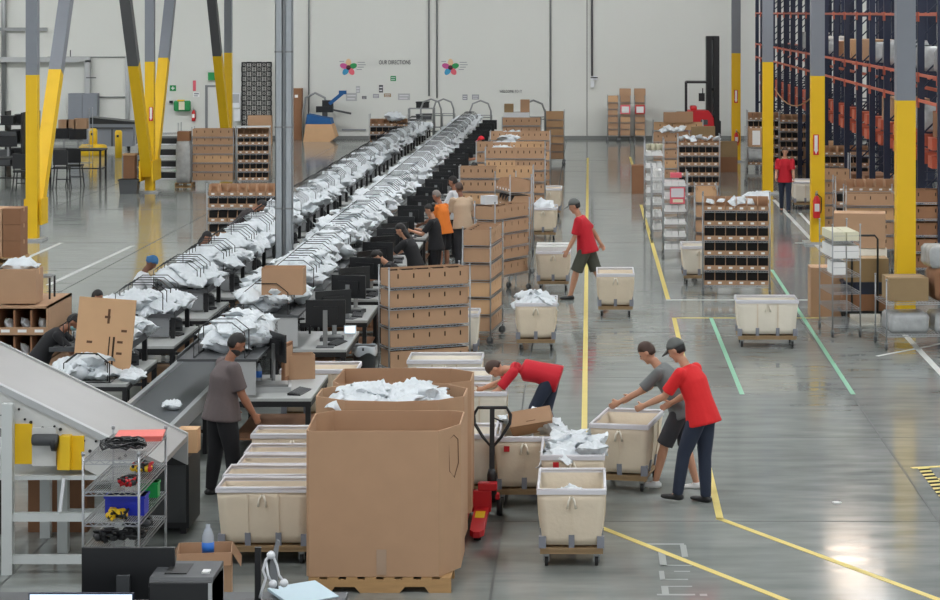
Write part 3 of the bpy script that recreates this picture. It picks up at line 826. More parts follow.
    for hh,kn,ak,fv in feet:
        st=MB(); dn=Vector((0,0,-1)); dn=(dn-fv*dn.dot(fv)).normalized()
        c=ak+dn*.045*s
        ringtube(st,[c-fv*.065*s,c-fv*.02*s,c+fv*.07*s,c+fv*.15*s,c+fv*.185*s],[(.032*s,.024*s),(.04*s,.036*s),(.046*s,.03*s),(.044*s,.024*s),(.026*s,.016*s)],12,up=(0,0,1))
        ringtube(st,[ak+dn*.0,ak+dn*.05*s],[.043*s,.044*s],12)
        fuse(st,'shoe',[shoes],.012*s,1,o)
    # -------- hair / cap / mask
    def headpart(m2,name,mt):
        p=part(MB().add([T@Vector(q) for q in m2.v],m2.f,0,True),name,mt,o); return p
    hm=MB(); n=16; vs=[]; fs=[]
    lev=[(0,1.0),(.35,.93),(.62,.78),(.84,.52),(.97,.2)]
    def hairshell(front,back,r=1.09):
        m2=MB(); rows=[]
        for i in range(7):
            row=[]
            for j in range(n):
                t=2*pi*j/n; low=front if sin(t)>.25 else (back if sin(t)<-.1 else (front+back)/2-.012)
                z0=low*s; a0=math.asin(max(-.99,min(.99,(z0-.02*s)/(.105*s*r))))
                a=a0+(pi/2-.12-a0)*i/6
                row.append((.074*s*r*cos(a)*cos(t),.092*s*r*cos(a)*sin(t)-.004*s,.02*s+.105*s*r*sin(a)))
            rows.append(row)
        vs=[p for r0 in rows for p in r0]; fs=[]
        for i in range(6):
            for j in range(n): fs.append((i*n+j,i*n+(j+1)%n,(i+1)*n+(j+1)%n,(i+1)*n+j))
        fs.append(tuple(6*n+j for j in range(n))); fs.append(tuple(range(n))[::-1])
        m2.add(vs,fs); return m2
    if hair and cap!='wrap':
        hs=hairshell(.062,-.055 if not long_hair else -.07)
        if long_hair: hs.ell((0,-.05*s,-.1*s),(.075*s,.05*s,.13*s),12,8)
        if bun: hs.ell((0,-.1*s,.06*s),(.045*s,.045*s,.045*s),10,8)
        headpart(hs,'hair',hair)
    if beard:
        bm=MB(); bm.ell((0,.028*s,-.07*s),(.06*s,.066*s,.052*s),14,9); headpart(bm,'beard',hair)
    if cap:
        cm={'grey':'cap_grey','red':'cap_red','wrap':'cap_blue'}[cap]
        cs=hairshell(.05 if cap!='wrap' else .045,.02 if cap!='wrap' else -.03,1.16)
        if cap!='wrap':
            vs=[];k=9
            for i in range(k):
                t=pi*(.18+.64*i/(k-1)); 
                for rr in (1.0,1.75): vs.append((.085*s*cos(t)*(1 if rr==1 else 1.0),.106*s*sin(t)*rr,.055*s-(rr-1)*.03*s))
            for i in range(k):
                t=pi*(.18+.64*i/(k-1))
                for rr in (1.0,1.75): vs.append((.085*s*cos(t),.106*s*sin(t)*rr,.048*s-(rr-1)*.03*s))
            f2=[]
            for i in range(k-1): a=2*i; f2+=[(a,a+1,a+3,a+2),(2*k+a+2,2*k+a+3,2*k+a+1,2*k+a),(a+1,2*k+a+1,2*k+a+3,a+3)]
            cs.add(vs,f2)
        else: cs.ell((0,-.095*s,.03*s),(.03*s,.03*s,.03*s),8,6)
        headpart(cs,'cap' if cap!='wrap' else 'head_wrap',cm)
    if mask:
        mk=MB(); mk.ell((0,.045*s,-.05*s),(.058*s,.062*s,.045*s),14,9); headpart(mk,'face_mask','mask_teal')
    return o
# ================================================================ sorting rows
def bench_left():
    """origin floor at X=-6.05; table faces the aisle at left, shelf and hoops on top"""
    t=empty('packing_bench')
    part(MB().bx(-.5,-.95,.715,.56,.95,.75),'table_top','table_top',t,label='grey laminate top')
    part(MB().bx(-.5,-.95,.66,.56,-.92,.715).bx(-.5,.92,.66,.56,.95,.715).bx(.53,-.92,.66,.56,.92,.715),'apron_frame','black_metal',t)
    for x,y,zt in ((-.46,-.9,.715),(-.46,.9,.715),(.53,-.9,.715),(.53,.9,.715),(.41,-.22,1.045),(.41,.88,1.045)):
        part(MB().bx(-.03,-.03,0,.03,.03,zt),'leg','black_metal',t,(x,y,0))
    part(MB().bx(-.46,-.9,.2,.53,-.86,.24).bx(-.46,.86,.2,.53,.9,.24).bx(.5,-.9,.2,.53,.9,.24),'stretcher','black_metal',t)
    part(MB().bx(-.55,-.3,1.045,.45,.98,1.075).bx(-.55,-.3,1.075,.45,-.285,1.1).bx(.435,-.3,1.075,.45,.98,1.13),'mail_shelf','dark_grey',t)
    part(MB().bx(.0,-.28,.78,.37,-.265,1.045),'end_panel','mid_grey',t,label='grey end panel under the mail shelf')
    part(MB().bx(-.5,.86,.75,-.46,.9,1.045),'shelf_bracket','black_metal',t)
    h=None
    for k in range(5):
        if h is None: h=part(hoop(.66,.42),'wire_hoop','black_wire',t,(-.06,-.22+k*.285,1.075))
        else:
            q=h.copy(); C.objects.link(q); q.location=(-.06,-.22+k*.285,1.075); q.parent=t; adopt(q)
    part(MB().path([(-.39,-.24,1.085),(-.39,.94,1.085)],.007,5).path([(.27,-.24,1.085),(.27,.94,1.085)],.007,5),'hoop_rail','black_wire',t)
    return t
def bench_right():
    """origin floor at X=-4.0"""
    t=empty('packing_bench')
    part(MB().bx(-.25,-.85,.715,.74,.85,.75),'table_top','table_top',t,label='grey laminate top')
    part(MB().bx(-.25,-.85,.65,.74,-.82,.715).bx(-.25,.82,.65,.74,.85,.715).bx(.71,-.82,.65,.74,.82,.715),'apron_frame','black_metal',t)
    for x,y,zt in ((.7,-.81,.715),(.7,.81,.715),(-.22,-.76,1.175),(-.22,.81,1.175)):
        part(MB().bx(-.03,-.03,0,.03,.03,zt),'leg','black_metal',t,(x,y,0))
    part(MB().bx(-.2,-.8,.25,.7,.8,.27),'lower_shelf','kraft_dark',t,label='brown lower shelf')
    part(MB().bx(-.85,-.8,1.175,.1,.98,1.205).bx(-.85,-.8,1.205,-.835,.98,1.25),'mail_shelf','dark_grey',t)
    part(MB().bx(-.3,-.79,.78,.08,-.775,1.175),'end_panel','light_grey',t,label='pale grey end panel under the mail shelf')
    part(MB().bx(.05,.6,.75,.08,.63,1.175),'shelf_bracket','black_metal',t)
    h=None
    for k in range(6):
        loc=(-.36,-.74+k*.33,1.205)
        if h is None: h=part(hoop(.6,.42),'wire_hoop','black_wire',t,loc)
        else:
            q=h.copy(); C.objects.link(q); q.location=loc; q.parent=t; adopt(q)
    part(MB().path([(-.66,-.74,1.215),(-.66,.92,1.215)],.007,5).path([(-.06,-.74,1.215),(-.06,.92,1.215)],.007,5),'hoop_rail','black_wire',t)
    return t
XLR,XRR=-6.2,-4.0
LY=[27.85,30.9]+[33.6+2.42*i for i in range(20)]
RY=[26.75,30.5]+[33.3+2.35*i for i in range(21)]
LY=[y for y in LY if y<81]; RY=[y for y in RY if y<83]
rnd=random.Random(3)
heap=MB()
low=[mailer_mesh(s,.36,.29,.13,6,5) for s in range(40,44)]
def add_heap(x,y,z,rot,s=1.0):
    v,f=random.choice(low); T=Matrix.Translation((x,y,z))@Euler(rot).to_matrix().to_4x4()
    heap.add([T@(Vector(p)*s) for p in v],f,0,True)
def pile(cx,cy,x0,x1,y0,y1,z,label,group,n,nh,top=.27):
    for i in range(n):
        x=rnd.uniform(x0,x1); y=y0+(y1-y0)*(i+.5)/n+rnd.uniform(-.08,.08)
        f=1-abs((x-(x0+x1)/2)/((x1-x0)/2))**2*.55
        mailer((cx+x,cy+y,z+.09+rnd.uniform(.4,1)*top*f),(rnd.uniform(-.4,.4),rnd.uniform(-.35,.35),rnd.uniform(0,6.3)),label,group,rnd.uniform(.9,1.2))
    for i in range(nh):
        x=rnd.uniform(x0,x1); y=rnd.uniform(y0,y1); f=1-abs((x-(x0+x1)/2)/((x1-x0)/2))**2*.5
        add_heap(cx+x,cy+y,z+.07+rnd.uniform(0,.8)*top*f,(rnd.uniform(-.45,.45),rnd.uniform(-.35,.35),rnd.uniform(0,6.3)),rnd.uniform(.9,1.2))
for i,y in enumerate(LY):
    lab='%s bench along the left sorting row, black legs, white mailers between hoops on top'%(ORD[i].capitalize() if i else 'Nearest')
    place('benchL',bench_left,(XLR,y,0),0,lab.lower(),'work bench','benches of the left sorting row')
    if i==0: n,nh=6,8
    elif i<8: n,nh=13,20
    else: n,nh=0,36 if i<14 else 26
    pile(XLR,y,-.45 if i else .0,.4,-.2,1.35 if i>1 else .85,1.04,'white poly mailer heaped on the %s bench of the left sorting row'%ORD[i],'mailers on the %s left bench'%ORD[i],n,nh,.17)
for i,y in enumerate(RY):
    lab='%s bench along the right sorting row, monitors on its table, mailers on its shelf'%ORD[i]
    place('benchR',bench_right,(XRR,y,0),0,lab,'work bench','benches of the right sorting row')
    if i<8: n,nh=(14,22)
    else: n,nh=(0,38 if i<14 else 27)
    pile(XRR,y,-.74 if i else -.6,-.02,-.75 if i else -.3,1.2 if i>1 else .85,1.205,'white poly mailer heaped on the %s bench of the right sorting row'%ORD[i],'mailers on the %s right bench'%ORD[i],n,nh,.28)
    # monitors, keyboards on the right tables
    if i!=0:
        place('mon',monitor,(XRR+rnd.uniform(.42,.46),y-.62,.75),pi+rnd.uniform(-.35,.1),'black monitor seen from behind on the %s right-row bench'%ORD[i],'monitor','monitors of the right sorting row')
    if 0<i<6:
        place('mon',monitor,(XRR+.42,y+.4,.75),pi+rnd.uniform(.5,1.1),'black monitor at the far end of the %s right-row bench'%ORD[i],'monitor','monitors of the right sorting row')
    if i<14:
        place('kb',keyboard,(XRR+.55,y-.33 if i else y-.45,.751),pi/2+rnd.uniform(-.4,.4),'black keyboard on the %s right-row bench'%ORD[i],'keyboard','keyboards of the right sorting row')
    if 1<=i<9:
        single(MB().bx(-.16,-.12,0,.16,.12,.05).bx(-.13,-.1,.05,.13,.1,.062,1),'postal_scale',['dark_grey','zinc'],'flat grey weighing scale on the %s right-row bench'%ORD[i],'scale',(XRR+.45,y+.0,.751),rnd.uniform(-.3,.3))
        single(carton_mb(.45,.3,.28),'cardboard_carton',['kraft_dark','kraft_dark','text_brown'],'brown carton stored under the %s right-row bench'%ORD[i],'cardboard box',(XRR+.3,y-.4,.272))
# left-row table clutter
for i,y in enumerate(LY[:10]):
    place('kb',keyboard,(XLR+.28,y+.1,.751),rnd.uniform(-.5,.5),'black keyboard on the %s left-row bench'%ORD[i],'keyboard','keyboards of the left sorting row')
    single(MB().bx(-.14,-.17,0,.14,.17,.13).bx(-.11,-.172,.03,.11,-.17,.06,1).prism([(-.14,.13),(.14,.13),(.1,.16),(-.1,.16)],-.15,.15,T=Matrix(((1,0,0,0),(0,0,1,0),(0,1,0,0),(0,0,0,1)))),'label_printer',['dark_grey','black_plastic'],'dark label printer on the %s left-row bench'%ORD[i],'printer',(XLR+.25,y+.6,.751),.2)
    single(carton_mb(.4,.34,.3),'cardboard_carton',['kraft','kraft_light','text_brown'],'brown carton on the floor under the %s left-row bench'%ORD[i],'cardboard box',(XLR+.1,y+.2,0),.1)
o=heap.build('mailer_bag_heap','mailer'); tag(o,'mass of white poly mailers filling the far and lower parts of both rows','mailer heap',kind='stuff')
# belt conveyor between the rows
t=thing('belt_conveyor','long dark belt conveyor with silver side rails running between the two sorting rows','conveyor',(-4.98,22.9,0))
EL=60.
part(MB().bx(-.33,0,.69,.36,EL,.71),'belt','belt',t,label='dark belt')
part(MB().bx(-.39,0,.58,-.33,EL,.755),'side_rail','alu',t,label='silver rail on the left')
part(MB().bx(.36,0,.58,.42,EL,.755),'side_rail','alu',t,label='silver rail on the right')
for k in range(20):
    part(MB().bx(-.38,-.03,0,-.33,.03,.6).bx(.36,-.03,0,.41,.03,.6).bx(-.33,-.02,.25,.36,.02,.29),'support_leg','black_metal',t,(0,.4+k*3.1,0))
part(MB().lathe([(.05,-.33),(.05,.36)],(0,-.01,.66),16,axis='x'),'end_roller','zinc',t)
single(MB().bx(.3,-.62,.06,.93,.02,.78).bx(.33,-.63,.12,.9,-.62,.7,1).bx(.34,-.6,0,.4,-.54,.06).bx(.84,-.6,0,.9,-.54,.06),'drive_cabinet',['black_metal','dark_grey'],'black drive cabinet at the near right corner of the belt conveyor','cabinet',(-4.98,22.95,.0))
mailer((ax(172,25.4),25.4,.765),(0,0,.1),'single white mailer lying alone on the dark belt','single mailer',.62,2)
# ---- particular items on the rows
# hoops with folded garments on nearest left table
Y0=27.0
t=thing('wire_organizer','black wire hoop organizer around white garments on the nearest left bench','organizer',(-6.05,26.95,.751))
for k in range(4): part(hoop(.56-.04*k,.36-.02*k,.008,.15),'wire_hoop','black_wire',t,(-.1-.03*k,k*.12+.03,0))
part(MB().path([(-.4,.0,.01),(.2,.0,.01),(.2,.42,.01),(-.4,.42,.01)],.008,5,closed=True),'base_wire','black_wire',t)
for k in range(6):
    mailer((-6.2+rnd.uniform(-.2,.3),27.12+rnd.uniform(-.1,.15),.82+.035*k),(rnd.uniform(-.25,.25),rnd.uniform(-.25,.25),rnd.uniform(0,6)),'white bag inside the wire organizer on the nearest left bench','bags in the wire organizer',1.15)
for k in range(3):
    mailer((-5.7+rnd.uniform(-.1,.1),27.2+.2*k,.79),(0,0,rnd.uniform(0,6)),'grey-white loose garment bag on the nearest left table','loose bags on the nearest left table',.8)
# big flat kraft board leaning on the bench
T=Matrix.Translation((-6.07,27.42,.755))@Matrix.Rotation(radians(-6),4,'X')@Matrix.Rotation(radians(4),4,'Y')
mb=MB().bx(-.355,-.02,0,.355,.02,.97,0,T).bx(.06,-.024,.12,.075,-.02,.5,1,T).bx(.11,-.024,.1,.135,-.02,.5,1,T)
for (x,z) in ((-.18,.42),(.2,.3),(.2,.44),(.24,.58),(.02,.74)): mb.bx(x-.035,-.022,z-.015,x+.035,-.02,z+.015,2,T)
mb.bx(.02,-.022,.66,.05,-.02,.84,2,T)
single(mb,'flattened_carton',['kraft_light','slot_dark','text_brown'],'big pale kraft panel with two slots standing on the nearest left bench','cardboard panel')
# kraft open box held in the hoops of the right row
single(carton_mb(.56,.36,.36,None,False,True).bx(-.28,-.1,.19,.28,.12,.2,1),'cardboard_carton',['kraft','kraft_light','text_brown'],'open kraft carton standing among the mailers behind the wire hoop, right row','cardboard box',(ax(284,29.95),29.95,1.47),0)
# nearest right table
tb=single(MB().bx(-.17,-.02,0,.17,.02,.46).bx(-.14,-.024,.06,.14,-.02,.42,1),'cardboard_divider',['kraft_dark','kraft'],'dark brown upright card beside the monitor on the nearest right table','cardboard sheet',(XRR+.28,RY[0]+.45,.751),1.4)
place('mon',monitor,(XRR+.2,RY[0]+.1,.75),pi/2+.55,'black monitor turned edge-on on the nearest right table','monitor')
single(MB().bx(-.28,-.17,0,.28,.17,.06).bx(-.25,-.15,.06,.25,.15,.09,1),'document_tray',['light_grey','zinc'],'flat grey tray under the edge-on monitor on the nearest right table','tray',(XRR+.15,RY[0]-.3,.751),.1)
single(MB().lathe([(.035,0),(.037,.02),(.037,.15),(.02,.19),(.014,.2),(.014,.225)],n=14).lathe([(.038,.05),(.038,.13)],n=14,m=1),'water_bottle',['clear_plastic','bottle_blue'],'blue-labelled water bottle on the nearest right table','bottle',(ax(259,27.1),27.1,.751))
single(carton_mb(.34,.22,.3,None,False,True),'cardboard_carton',['kraft','kraft','text_brown'],'small kraft box at the far end of the nearest right table','cardboard box',(XRR+.42,RY[0]+.6,.751),.3)
# little tablet with lit screen on second right table
t=thing('tablet','small white-framed tablet with lit screen on the second right-row table','tablet',(ax(349,30.6),30.75,.751))
part(MB().bx(-.085,-.012,.05,.085,.004,.17).bx(-.05,-.0,0,.05,.05,.05),'case','white_plastic',t); part(MB().bx(-.07,-.014,.063,.07,-.012,.157),'screen','screen_on',t)
# round bin with liner
t=thing('trash_can','round grey trash can with clear liner beside the kraft slotted rack','trash can',(ax(364,30.9),30.95,0))
part(MB().lathe([(.13,0),(.165,.56),(.175,.56),(.175,.6),(.155,.6),(.12,.05)],n=20),'can','dark_grey',t)
mb=MB(); vs=[]; n=24
for j in range(n):
    a=2*pi*j/n; q=1+.12*sin(5*a)+.06*sin(9*a)
    for r,z in ((.15,.52),(.165,.615+.012*sin(3*a)),(.182*q**.3,.605),(.182*q**.3,.5+.03*sin(4*a))): vs.append((r*cos(a),r*sin(a),z))
fs=[(j*4+k,((j+1)%n)*4+k,((j+1)%n)*4+k+1,j*4+k+1) for j in range(n) for k in range(3)]
part(mb.add(vs,fs,0,True),'liner','clear_plastic',t)
# far end: frame racks with hoops behind the rows
def hoop_frame():
    t=empty('pipe_frame_cart')
    part(MB().path([(-.4,0,.1),(-.4,0,1.5),(-.3,0,1.78),(0,0,1.9),(.3,0,1.78),(.4,0,1.5),(.4,0,.1)],.035,8),'hoop_tube','zinc',t)
    part(MB().path([(-.4,.7,.1),(-.4,.7,1.3),(.4,.7,1.3),(.4,.7,.1)],.03,8).tube((-.4,0,1.3),(-.4,.7,1.3),.025).tube((.4,0,1.3),(.4,.7,1.3),.025).tube((-.4,0,.8),(.4,0,.8),.025).tube((-.4,0,1.25),(.4,0,1.25),.02),'frame_tube','zinc',t)
    part(MB().bx(-.4,0,.1,.4,.7,.14).bx(-.4,0,.6,.4,.7,.62),'deck','dark_grey',t); return t
for px,nm in ((431,'grey arched pipe cart behind the far end of the left row, left one'),(443.5,'grey arched pipe cart behind the far end of the left row, right one')):
    place('hf',hoop_frame,(ax(px,86),86,.0),0,nm,'pipe cart','arched pipe carts')
place('hf',hoop_frame,(ax(480.5,84.5),84.5,.0),0,'grey arched pipe cart at the far end of the right row','pipe cart','arched pipe carts')
t=thing('pipe_table','grey pipe-frame table with dark crates behind the far left row','table',(ax(421,87.5),87.5,0))
part(MB().path([(-.5,0,.0),(-.5,0,1.45),(.5,0,1.45),(.5,0,0)],.03,8).path([(-.5,.6,.0),(-.5,.6,1.45),(.5,.6,1.45),(.5,.6,0)],.03,8).tube((-.5,0,1.0),(.5,0,1.0),.025),'pipe_frame','zinc',t)
part(MB().bx(-.5,0,.98,.5,.6,1.0),'shelf','dark_grey',t)
single(MB().bx(-.25,-.18,0,.25,.18,.24).bx(-.27,-.2,.2,.27,.2,.24),'plastic_crate','black_plastic','dark crate on the upper pipe table at the far wall','crate',(ax(421,87.5)+.05,87.75,1.485))
single(MB().bx(-.3,-.2,0,.3,.2,.22).bx(-.32,-.22,.18,.32,.22,.22),'plastic_crate','dark_grey','dark crate on the lower shelf of the far pipe table','crate',(ax(421,87.5)+.1,87.8,1.005))
# low pipe rail alongside the left row
RL0=55
t=thing('guard_rail','thin dark hand rail along the outer side of the left sorting row','rail',(-7.05,0,0))
for k in range(14):
    part(MB().tube((0,RL0+1.75*k,0),(0,RL0+1.75*k,1.0),.02,6),'rail_post','black_metal',t)
part(MB().path([(0,RL0,1.0),(0,78.,1.0)],.022,6).path([(0,RL0,.55),(0,78.,.55)],.015,6),'hand_rail','black_metal',t)
# ================================================================ carton and bin racks
Z6=[.2,.47,.75,1.02,1.3,1.57]
# kraft slotted rack by the trash can
l=(ax(389,31.5),31.45,0); a=radians(24)
def corner(px,Y,rz,L,D): # near-left corner of a rack to its centre
    return local((ax(px,Y),Y,0),rz,L/2,D/2,0)
carton_rack('chrome five-shelf rack of slotted kraft cartons by the trash can',corner(389,31.5,a,1.24,.45),a,1.24,[.19,.49,.78,1.06,1.35],1.62,5,'the slotted rack by the trash can')
a=radians(83)
def corner_r(px,Y,rz,L,D): return local((ax(px,Y),Y,0),rz,L/2,D/2,0)
# end-on rack (front end between px 462 and 490)
carton_rack('tall end-on chrome rack of kraft cartons beside the nearer slotted rack',local((ax(490.5,35.1),35.1,0),a,.61,.225,0),a,1.22,[.2,.47,.75,1.02,1.3,1.57],1.85,5,'the tall end-on rack')
a=radians(60)
carton_rack('angled chrome rack of slotted kraft cartons with a white box on top',local((ax(495,40.9),40.9,0),a,.61,.225,0),a,1.22,[.37,.67,.9,1.16,1.43],1.75,5,'the angled rack with a white box')
single(MB().bx(-.13,-.1,0,.13,.1,.16),'white_box','white_plastic','small white box on top of the angled kraft rack','box',(ax(489,41.3),41.35,1.69),.5)
# black-mouthed bin cart, end on
a=radians(-78)
def rack_rows(px0,px1,Y,ztop,desc,row,per=2,rz=0.0,ns=5,km='kraft'):
    L=(px1-px0)*Y/F/cos(rz); n=6; p=.285
    zs=[ztop-.245-p*k for k in range(n)]; zs=[z for z in zs if z>.13]
    return carton_rack(desc,((ax(px0,Y)+ax(px1,Y))/2,Y+.25+abs(sin(rz))*L/2,0),rz,round(L,2),[round(z,3) for z in zs],round(ztop,2),ns,row,per=per)
rack_rows(459,533,48,1.92,'wide kraft carton rack right behind the dark-mouthed cart','the wide rack behind the dark-mouthed cart')
rack_rows(485,545,54,1.95,'kraft carton rack second behind the dark-mouthed cart','the second rack behind the dark-mouthed cart')
rack_rows(476,545,58.3,1.85,'kraft carton rack with one white mailer laid on top, nearer of two','the nearer rack with a white bag on top')
rack_rows(490,550,63.4,1.85,'kraft carton rack with a white mailer on top, farther of two','the farther rack with a white bag on top')
rack_rows(502,541,71.6,1.85,'kraft carton rack below the small white packing stand','the rack below the packing stand',per=1)
a=radians(90)
carton_rack('tall end-on kraft rack at the far end of the aisle',(ax(554.5,76.5),76.9,0),a,1.22,[.2,.47,.75,1.02,1.3,1.57],1.85,5,'the far end-on rack by the aisle',D=.66)
for (px,py,Y,nm) in ((505,145,58.6,'white mailer lying flat on the nearer topped kraft rack'),(511,134.5,63.7,'white mailer lying flat on the farther topped kraft rack')):
    mailer((ax(px,Y),Y,az(py+3,Y)),(0,0,.2),nm,None,1.9,3)
# dark-mouthed bin cart
a=radians(-70)
binrow_rack('end-on bin cart with dark open mouths facing the benches',(ax(512,44.3),44.9,0),a,1.0,[.45,.75,1.05,1.35,1.66],2.0,5,desc_row='the dark-mouthed bin cart')
# packing stand at far wall
Y=73.6
t=thing('packing_stand','small white packing stand above the far kraft racks','stand',(ax(517,Y),Y,0))
part(MB().bx(-.42,-.3,1.75,.42,.3,1.95),'cabinet_top','white_plastic',t)
for x in (-.38,.38): part(MB().bx(x-.03,-.25,0,x+.03,.25,1.75),'leg_panel','zinc',t)
carton('brown box on the packing stand, left one',(ax(509,Y),Y-.05,1.951),.3,.3,.28,0,'kraft_olive')
carton('taller brown box on the packing stand, right one',(ax(525,Y),Y,1.951),.3,.3,.42)
place('hf',hoop_frame,(ax(533,74.6),75.2,.38),0,'grey arched pipe cart beside the far packing stand','pipe cart','arched pipe carts')
PROTO_o=None
# three racks at the far wall
for k,(px,zt,nm) in enumerate(((613,1.86,'leftmost of three kraft box racks against the far wall'),(625.3,1.86,'middle of three kraft box racks against the far wall'),(640,1.86,'rightmost of three kraft box racks against the far wall'))):
    zs=[.24,.51,.78,1.06,1.33,1.6]
    carton_rack(nm,(ax(px,90),90.6,0),pi/2,1.0,zs,1.86,4,'the %s far wall rack'%['left','middle','right'][k],D=.43)
    if k: carton('kraft carton on top of the %s far wall rack'%['','middle','right'][k],(ax(px,90),90.4,1.87),.46,.6,.28)
    if k:
        single(MB().bx(-.2,-.005,0,.2,.005,.36).bx(-.15,-.008,.04,.15,-.005,.3,1),'notice_sheet',['coral' if k==1 else 'red','paper'],'red and white notice on the %s far wall rack'%['','middle','right'][k],'notice',(ax(px,90),90.08,1.13),0)
# ================================================================ racks right of the aisle
binrow_rack('six-shelf rack of open kraft bins facing the camera in the right aisle',(ax(737,41),41.2,0),radians(-4),1.25,[.21,.49,.766,1.044,1.32,1.6],1.9,6,desc_row='the nearest bin rack right of the aisle')
for k,(dx,s) in enumerate(((-.49,.8),(-.29,.65),(-.04,1.0),(.05,.9),(.25,.8))):
    mailer((ax(737,41)+dx,41.1,1.76+.02*(k%2)),(rnd.uniform(-.9,.9),rnd.uniform(-.8,.8),rnd.uniform(0,6)),'white bag stuffed in a top bin of the nearest aisle bin rack','bags in the top bins of the nearest aisle rack',.55*s)
carton_rack('chrome side rack of kraft cartons tucked behind the nearest bin rack',(ax(706,44.4),44.5,0),radians(88),1.1,[.3,.6,.9,1.2,1.5],1.8,5,'the side rack behind the nearest bin rack')
binrow_rack('farther rack of open kraft bins with white bags on top, right aisle',(ax(699,61),61.2,0),0,1.16,[.21,.49,.766,1.044,1.32,1.6],1.9,6,desc_row='the farther bin rack with white bags')
for k in range(7):
    mailer((ax(699,61)-.5+k*.165,61.1,1.78+.04*(k%2)),(rnd.uniform(-.9,.9),rnd.uniform(-.8,.8),rnd.uniform(0,6)),'white bag in the top bins of the farther aisle bin rack','bags in the top bins of the farther aisle rack',.55)
carton_rack('kraft carton rack behind the white shelf carts',(ax(671,66.5),66.5,0),0,1.1,[.3,.6,.9,1.2,1.4],1.7,4,'the carton rack behind the white shelf carts')
for k in range(4):
    mailer((ax(664,66)+.18*k,66.3,1.74+.05*(k%2)),(rnd.uniform(-.5,.5),rnd.uniform(-.5,.5),rnd.uniform(0,6)),'white bag heaped on the carton rack behind the shelf carts','bags on the carton rack behind the shelf carts',.8)
carton_rack('low carton rack in front of the red reach truck',(ax(678,71),71,0),0,1.6,[.4,.8,1.2,1.5],1.8,4,'the low carton rack by the reach truck')
carton('left of two kraft cartons in front of the red reach truck',(ax(670,71),70.9,1.745),.42,.4,.32)
carton('right of two kraft cartons in front of the red reach truck',(ax(684.5,71),70.9,1.745),.52,.4,.34)
carton('grey-brown carton under the reach truck mast',(ax(703,68),68,1.36),.72,.5,.4,0,'kraft_olive')
carton('large brown carton carrying the grey-brown carton by the reach truck',(ax(703,68),68,0),.8,.6,1.355,0,'kraft_dark')
carton('brown carton standing on the floor left of the white shelf carts',(ax(639,64.2),64.4,0),.42,.5,.82,0,'kraft_dark')
# white shelf carts
def white_cart(desc,px0,px1,Y,zs,hp,row,seed,D=.62):
    L=(px1-px0)*Y/F
    o=place(('wr',round(L,2),D,tuple(zs),hp,True),lambda:wire_rack(L,D,zs,hp,True),((ax(px0,Y)+ax(px1,Y))/2,Y+D/2,0),0,desc,'shelf cart')
    cx=(ax(px0,Y)+ax(px1,Y))/2; r=random.Random(seed); W=NTH
    for k,z in enumerate(sorted(zs,reverse=True)):
        hh=r.uniform(.09,.16)
        mb=MB().bx(-L/2+.02,-D/2+.02,0,L/2-.02,D/2-.02,.02); 
        for q in range(3): mb.bx(-L/2+.04+q*(L-.08)/3,-D/2+.03,.02,-L/2+.03+(q+1)*(L-.08)/3,D/2-.04,hh)
        single(mb,'paper_stack','paper','white paper stack on %s shelf from top of %s'%(W[k],row),'paper stack',(cx,Y+D/2,z+.002),0,'paper stacks on %s'%row)
    return o
white_cart('chrome shelf cart of white papers carrying a red-framed card, nearer one',663.5,687.5,47.2,[.2,.47,.74,1.01,1.28,1.56],1.86,'the nearer white shelf cart',1)
white_cart('chrome shelf cart of white papers, middle one of the white carts',652,664,50.5,[.3,.6,.9,1.2,1.5],1.75,'the middle white shelf cart',2,.8)
white_cart('chrome shelf cart with cream cups on top, farther of the white carts',645,664,53.5,[.3,.6,.9,1.2,1.5,1.8],2.2,'the farther white shelf cart',3,.8)
for k in range(6):
    single(MB().lathe([(.04,0),(.05,.14),(.052,.15),(.03,.15)],n=12),'paper_cup','cream_box','cream cup standing on the farther white shelf cart','cup',(ax(648+k*2.6,53.7),53.7+.1*(k%2),1.93),0,'cream cups on the farther white cart')
t=thing('card_sign','red-framed card with yellow foot hanging on the nearer white shelf cart','sign',(ax(677.5,47.1),47.15,az(204,47.1)))
part(MB().bx(-.16,-.01,0,.16,0,.36),'frame','coral',t); part(MB().bx(-.135,-.013,.14,.135,-.01,.33),'card','rim_vinyl',t); part(MB().bx(-.1,-.013,.03,.12,-.01,.1),'foot_note','cream_box',t)
single(MB().bx(-.12,-.1,0,.12,.1,.1),'small_box','coral','small orange-red box on the top of the nearer white cart','box',(ax(676,47.5),47.55,1.725))
# far right bin racks below the racking
Z7=[.2,.5,.8,1.1,1.4,1.7]
binrow_rack('far rack of kraft bins left of the yellow column by the reach truck',(ax(764,73.5),73.7,0),0,1.1,Z7,2.0,6,desc_row='the far left bin rack under the racking')
binrow_rack('far rack of kraft bins behind the far red-shirted worker',(ax(798,72),72.2,0),0,1.2,Z7,2.0,6,desc_row='the bin rack behind the far worker')
binrow_rack('bin rack low under the racking, seen between column and uprights',(ax(842,60),60.2,0),0,1.5,[.2,.5,.8,1.1,1.4],1.7,7,desc_row='the bin rack between column and racking')
binrow_rack('bin rack right behind the slotted cartons under the racking',(ax(866,46.6),46.8,0),0,1.3,[.9,1.2,1.5],1.8,6,desc_row='the bin rack behind the big carton')
carton_rack('chrome rack of slotted cartons hard by the extinguisher column',(ax(838,51.5),51.9,0),0,.62,[.2,.49,.78,1.07,1.36],1.95,3,'the rack beside the extinguisher column')
carton_rack('rack of slotted cartons behind the big kraft carton at right',(ax(871,44),44.3,0),0,.98,[.55,.84,1.13,1.42],1.8,3,'the rack behind the big carton at right')
carton('big tan carton on the white-edged stack near the wrapped cart',(ax(861,42),42.2,.8),.98,.6,.66,radians(-8),'kraft')
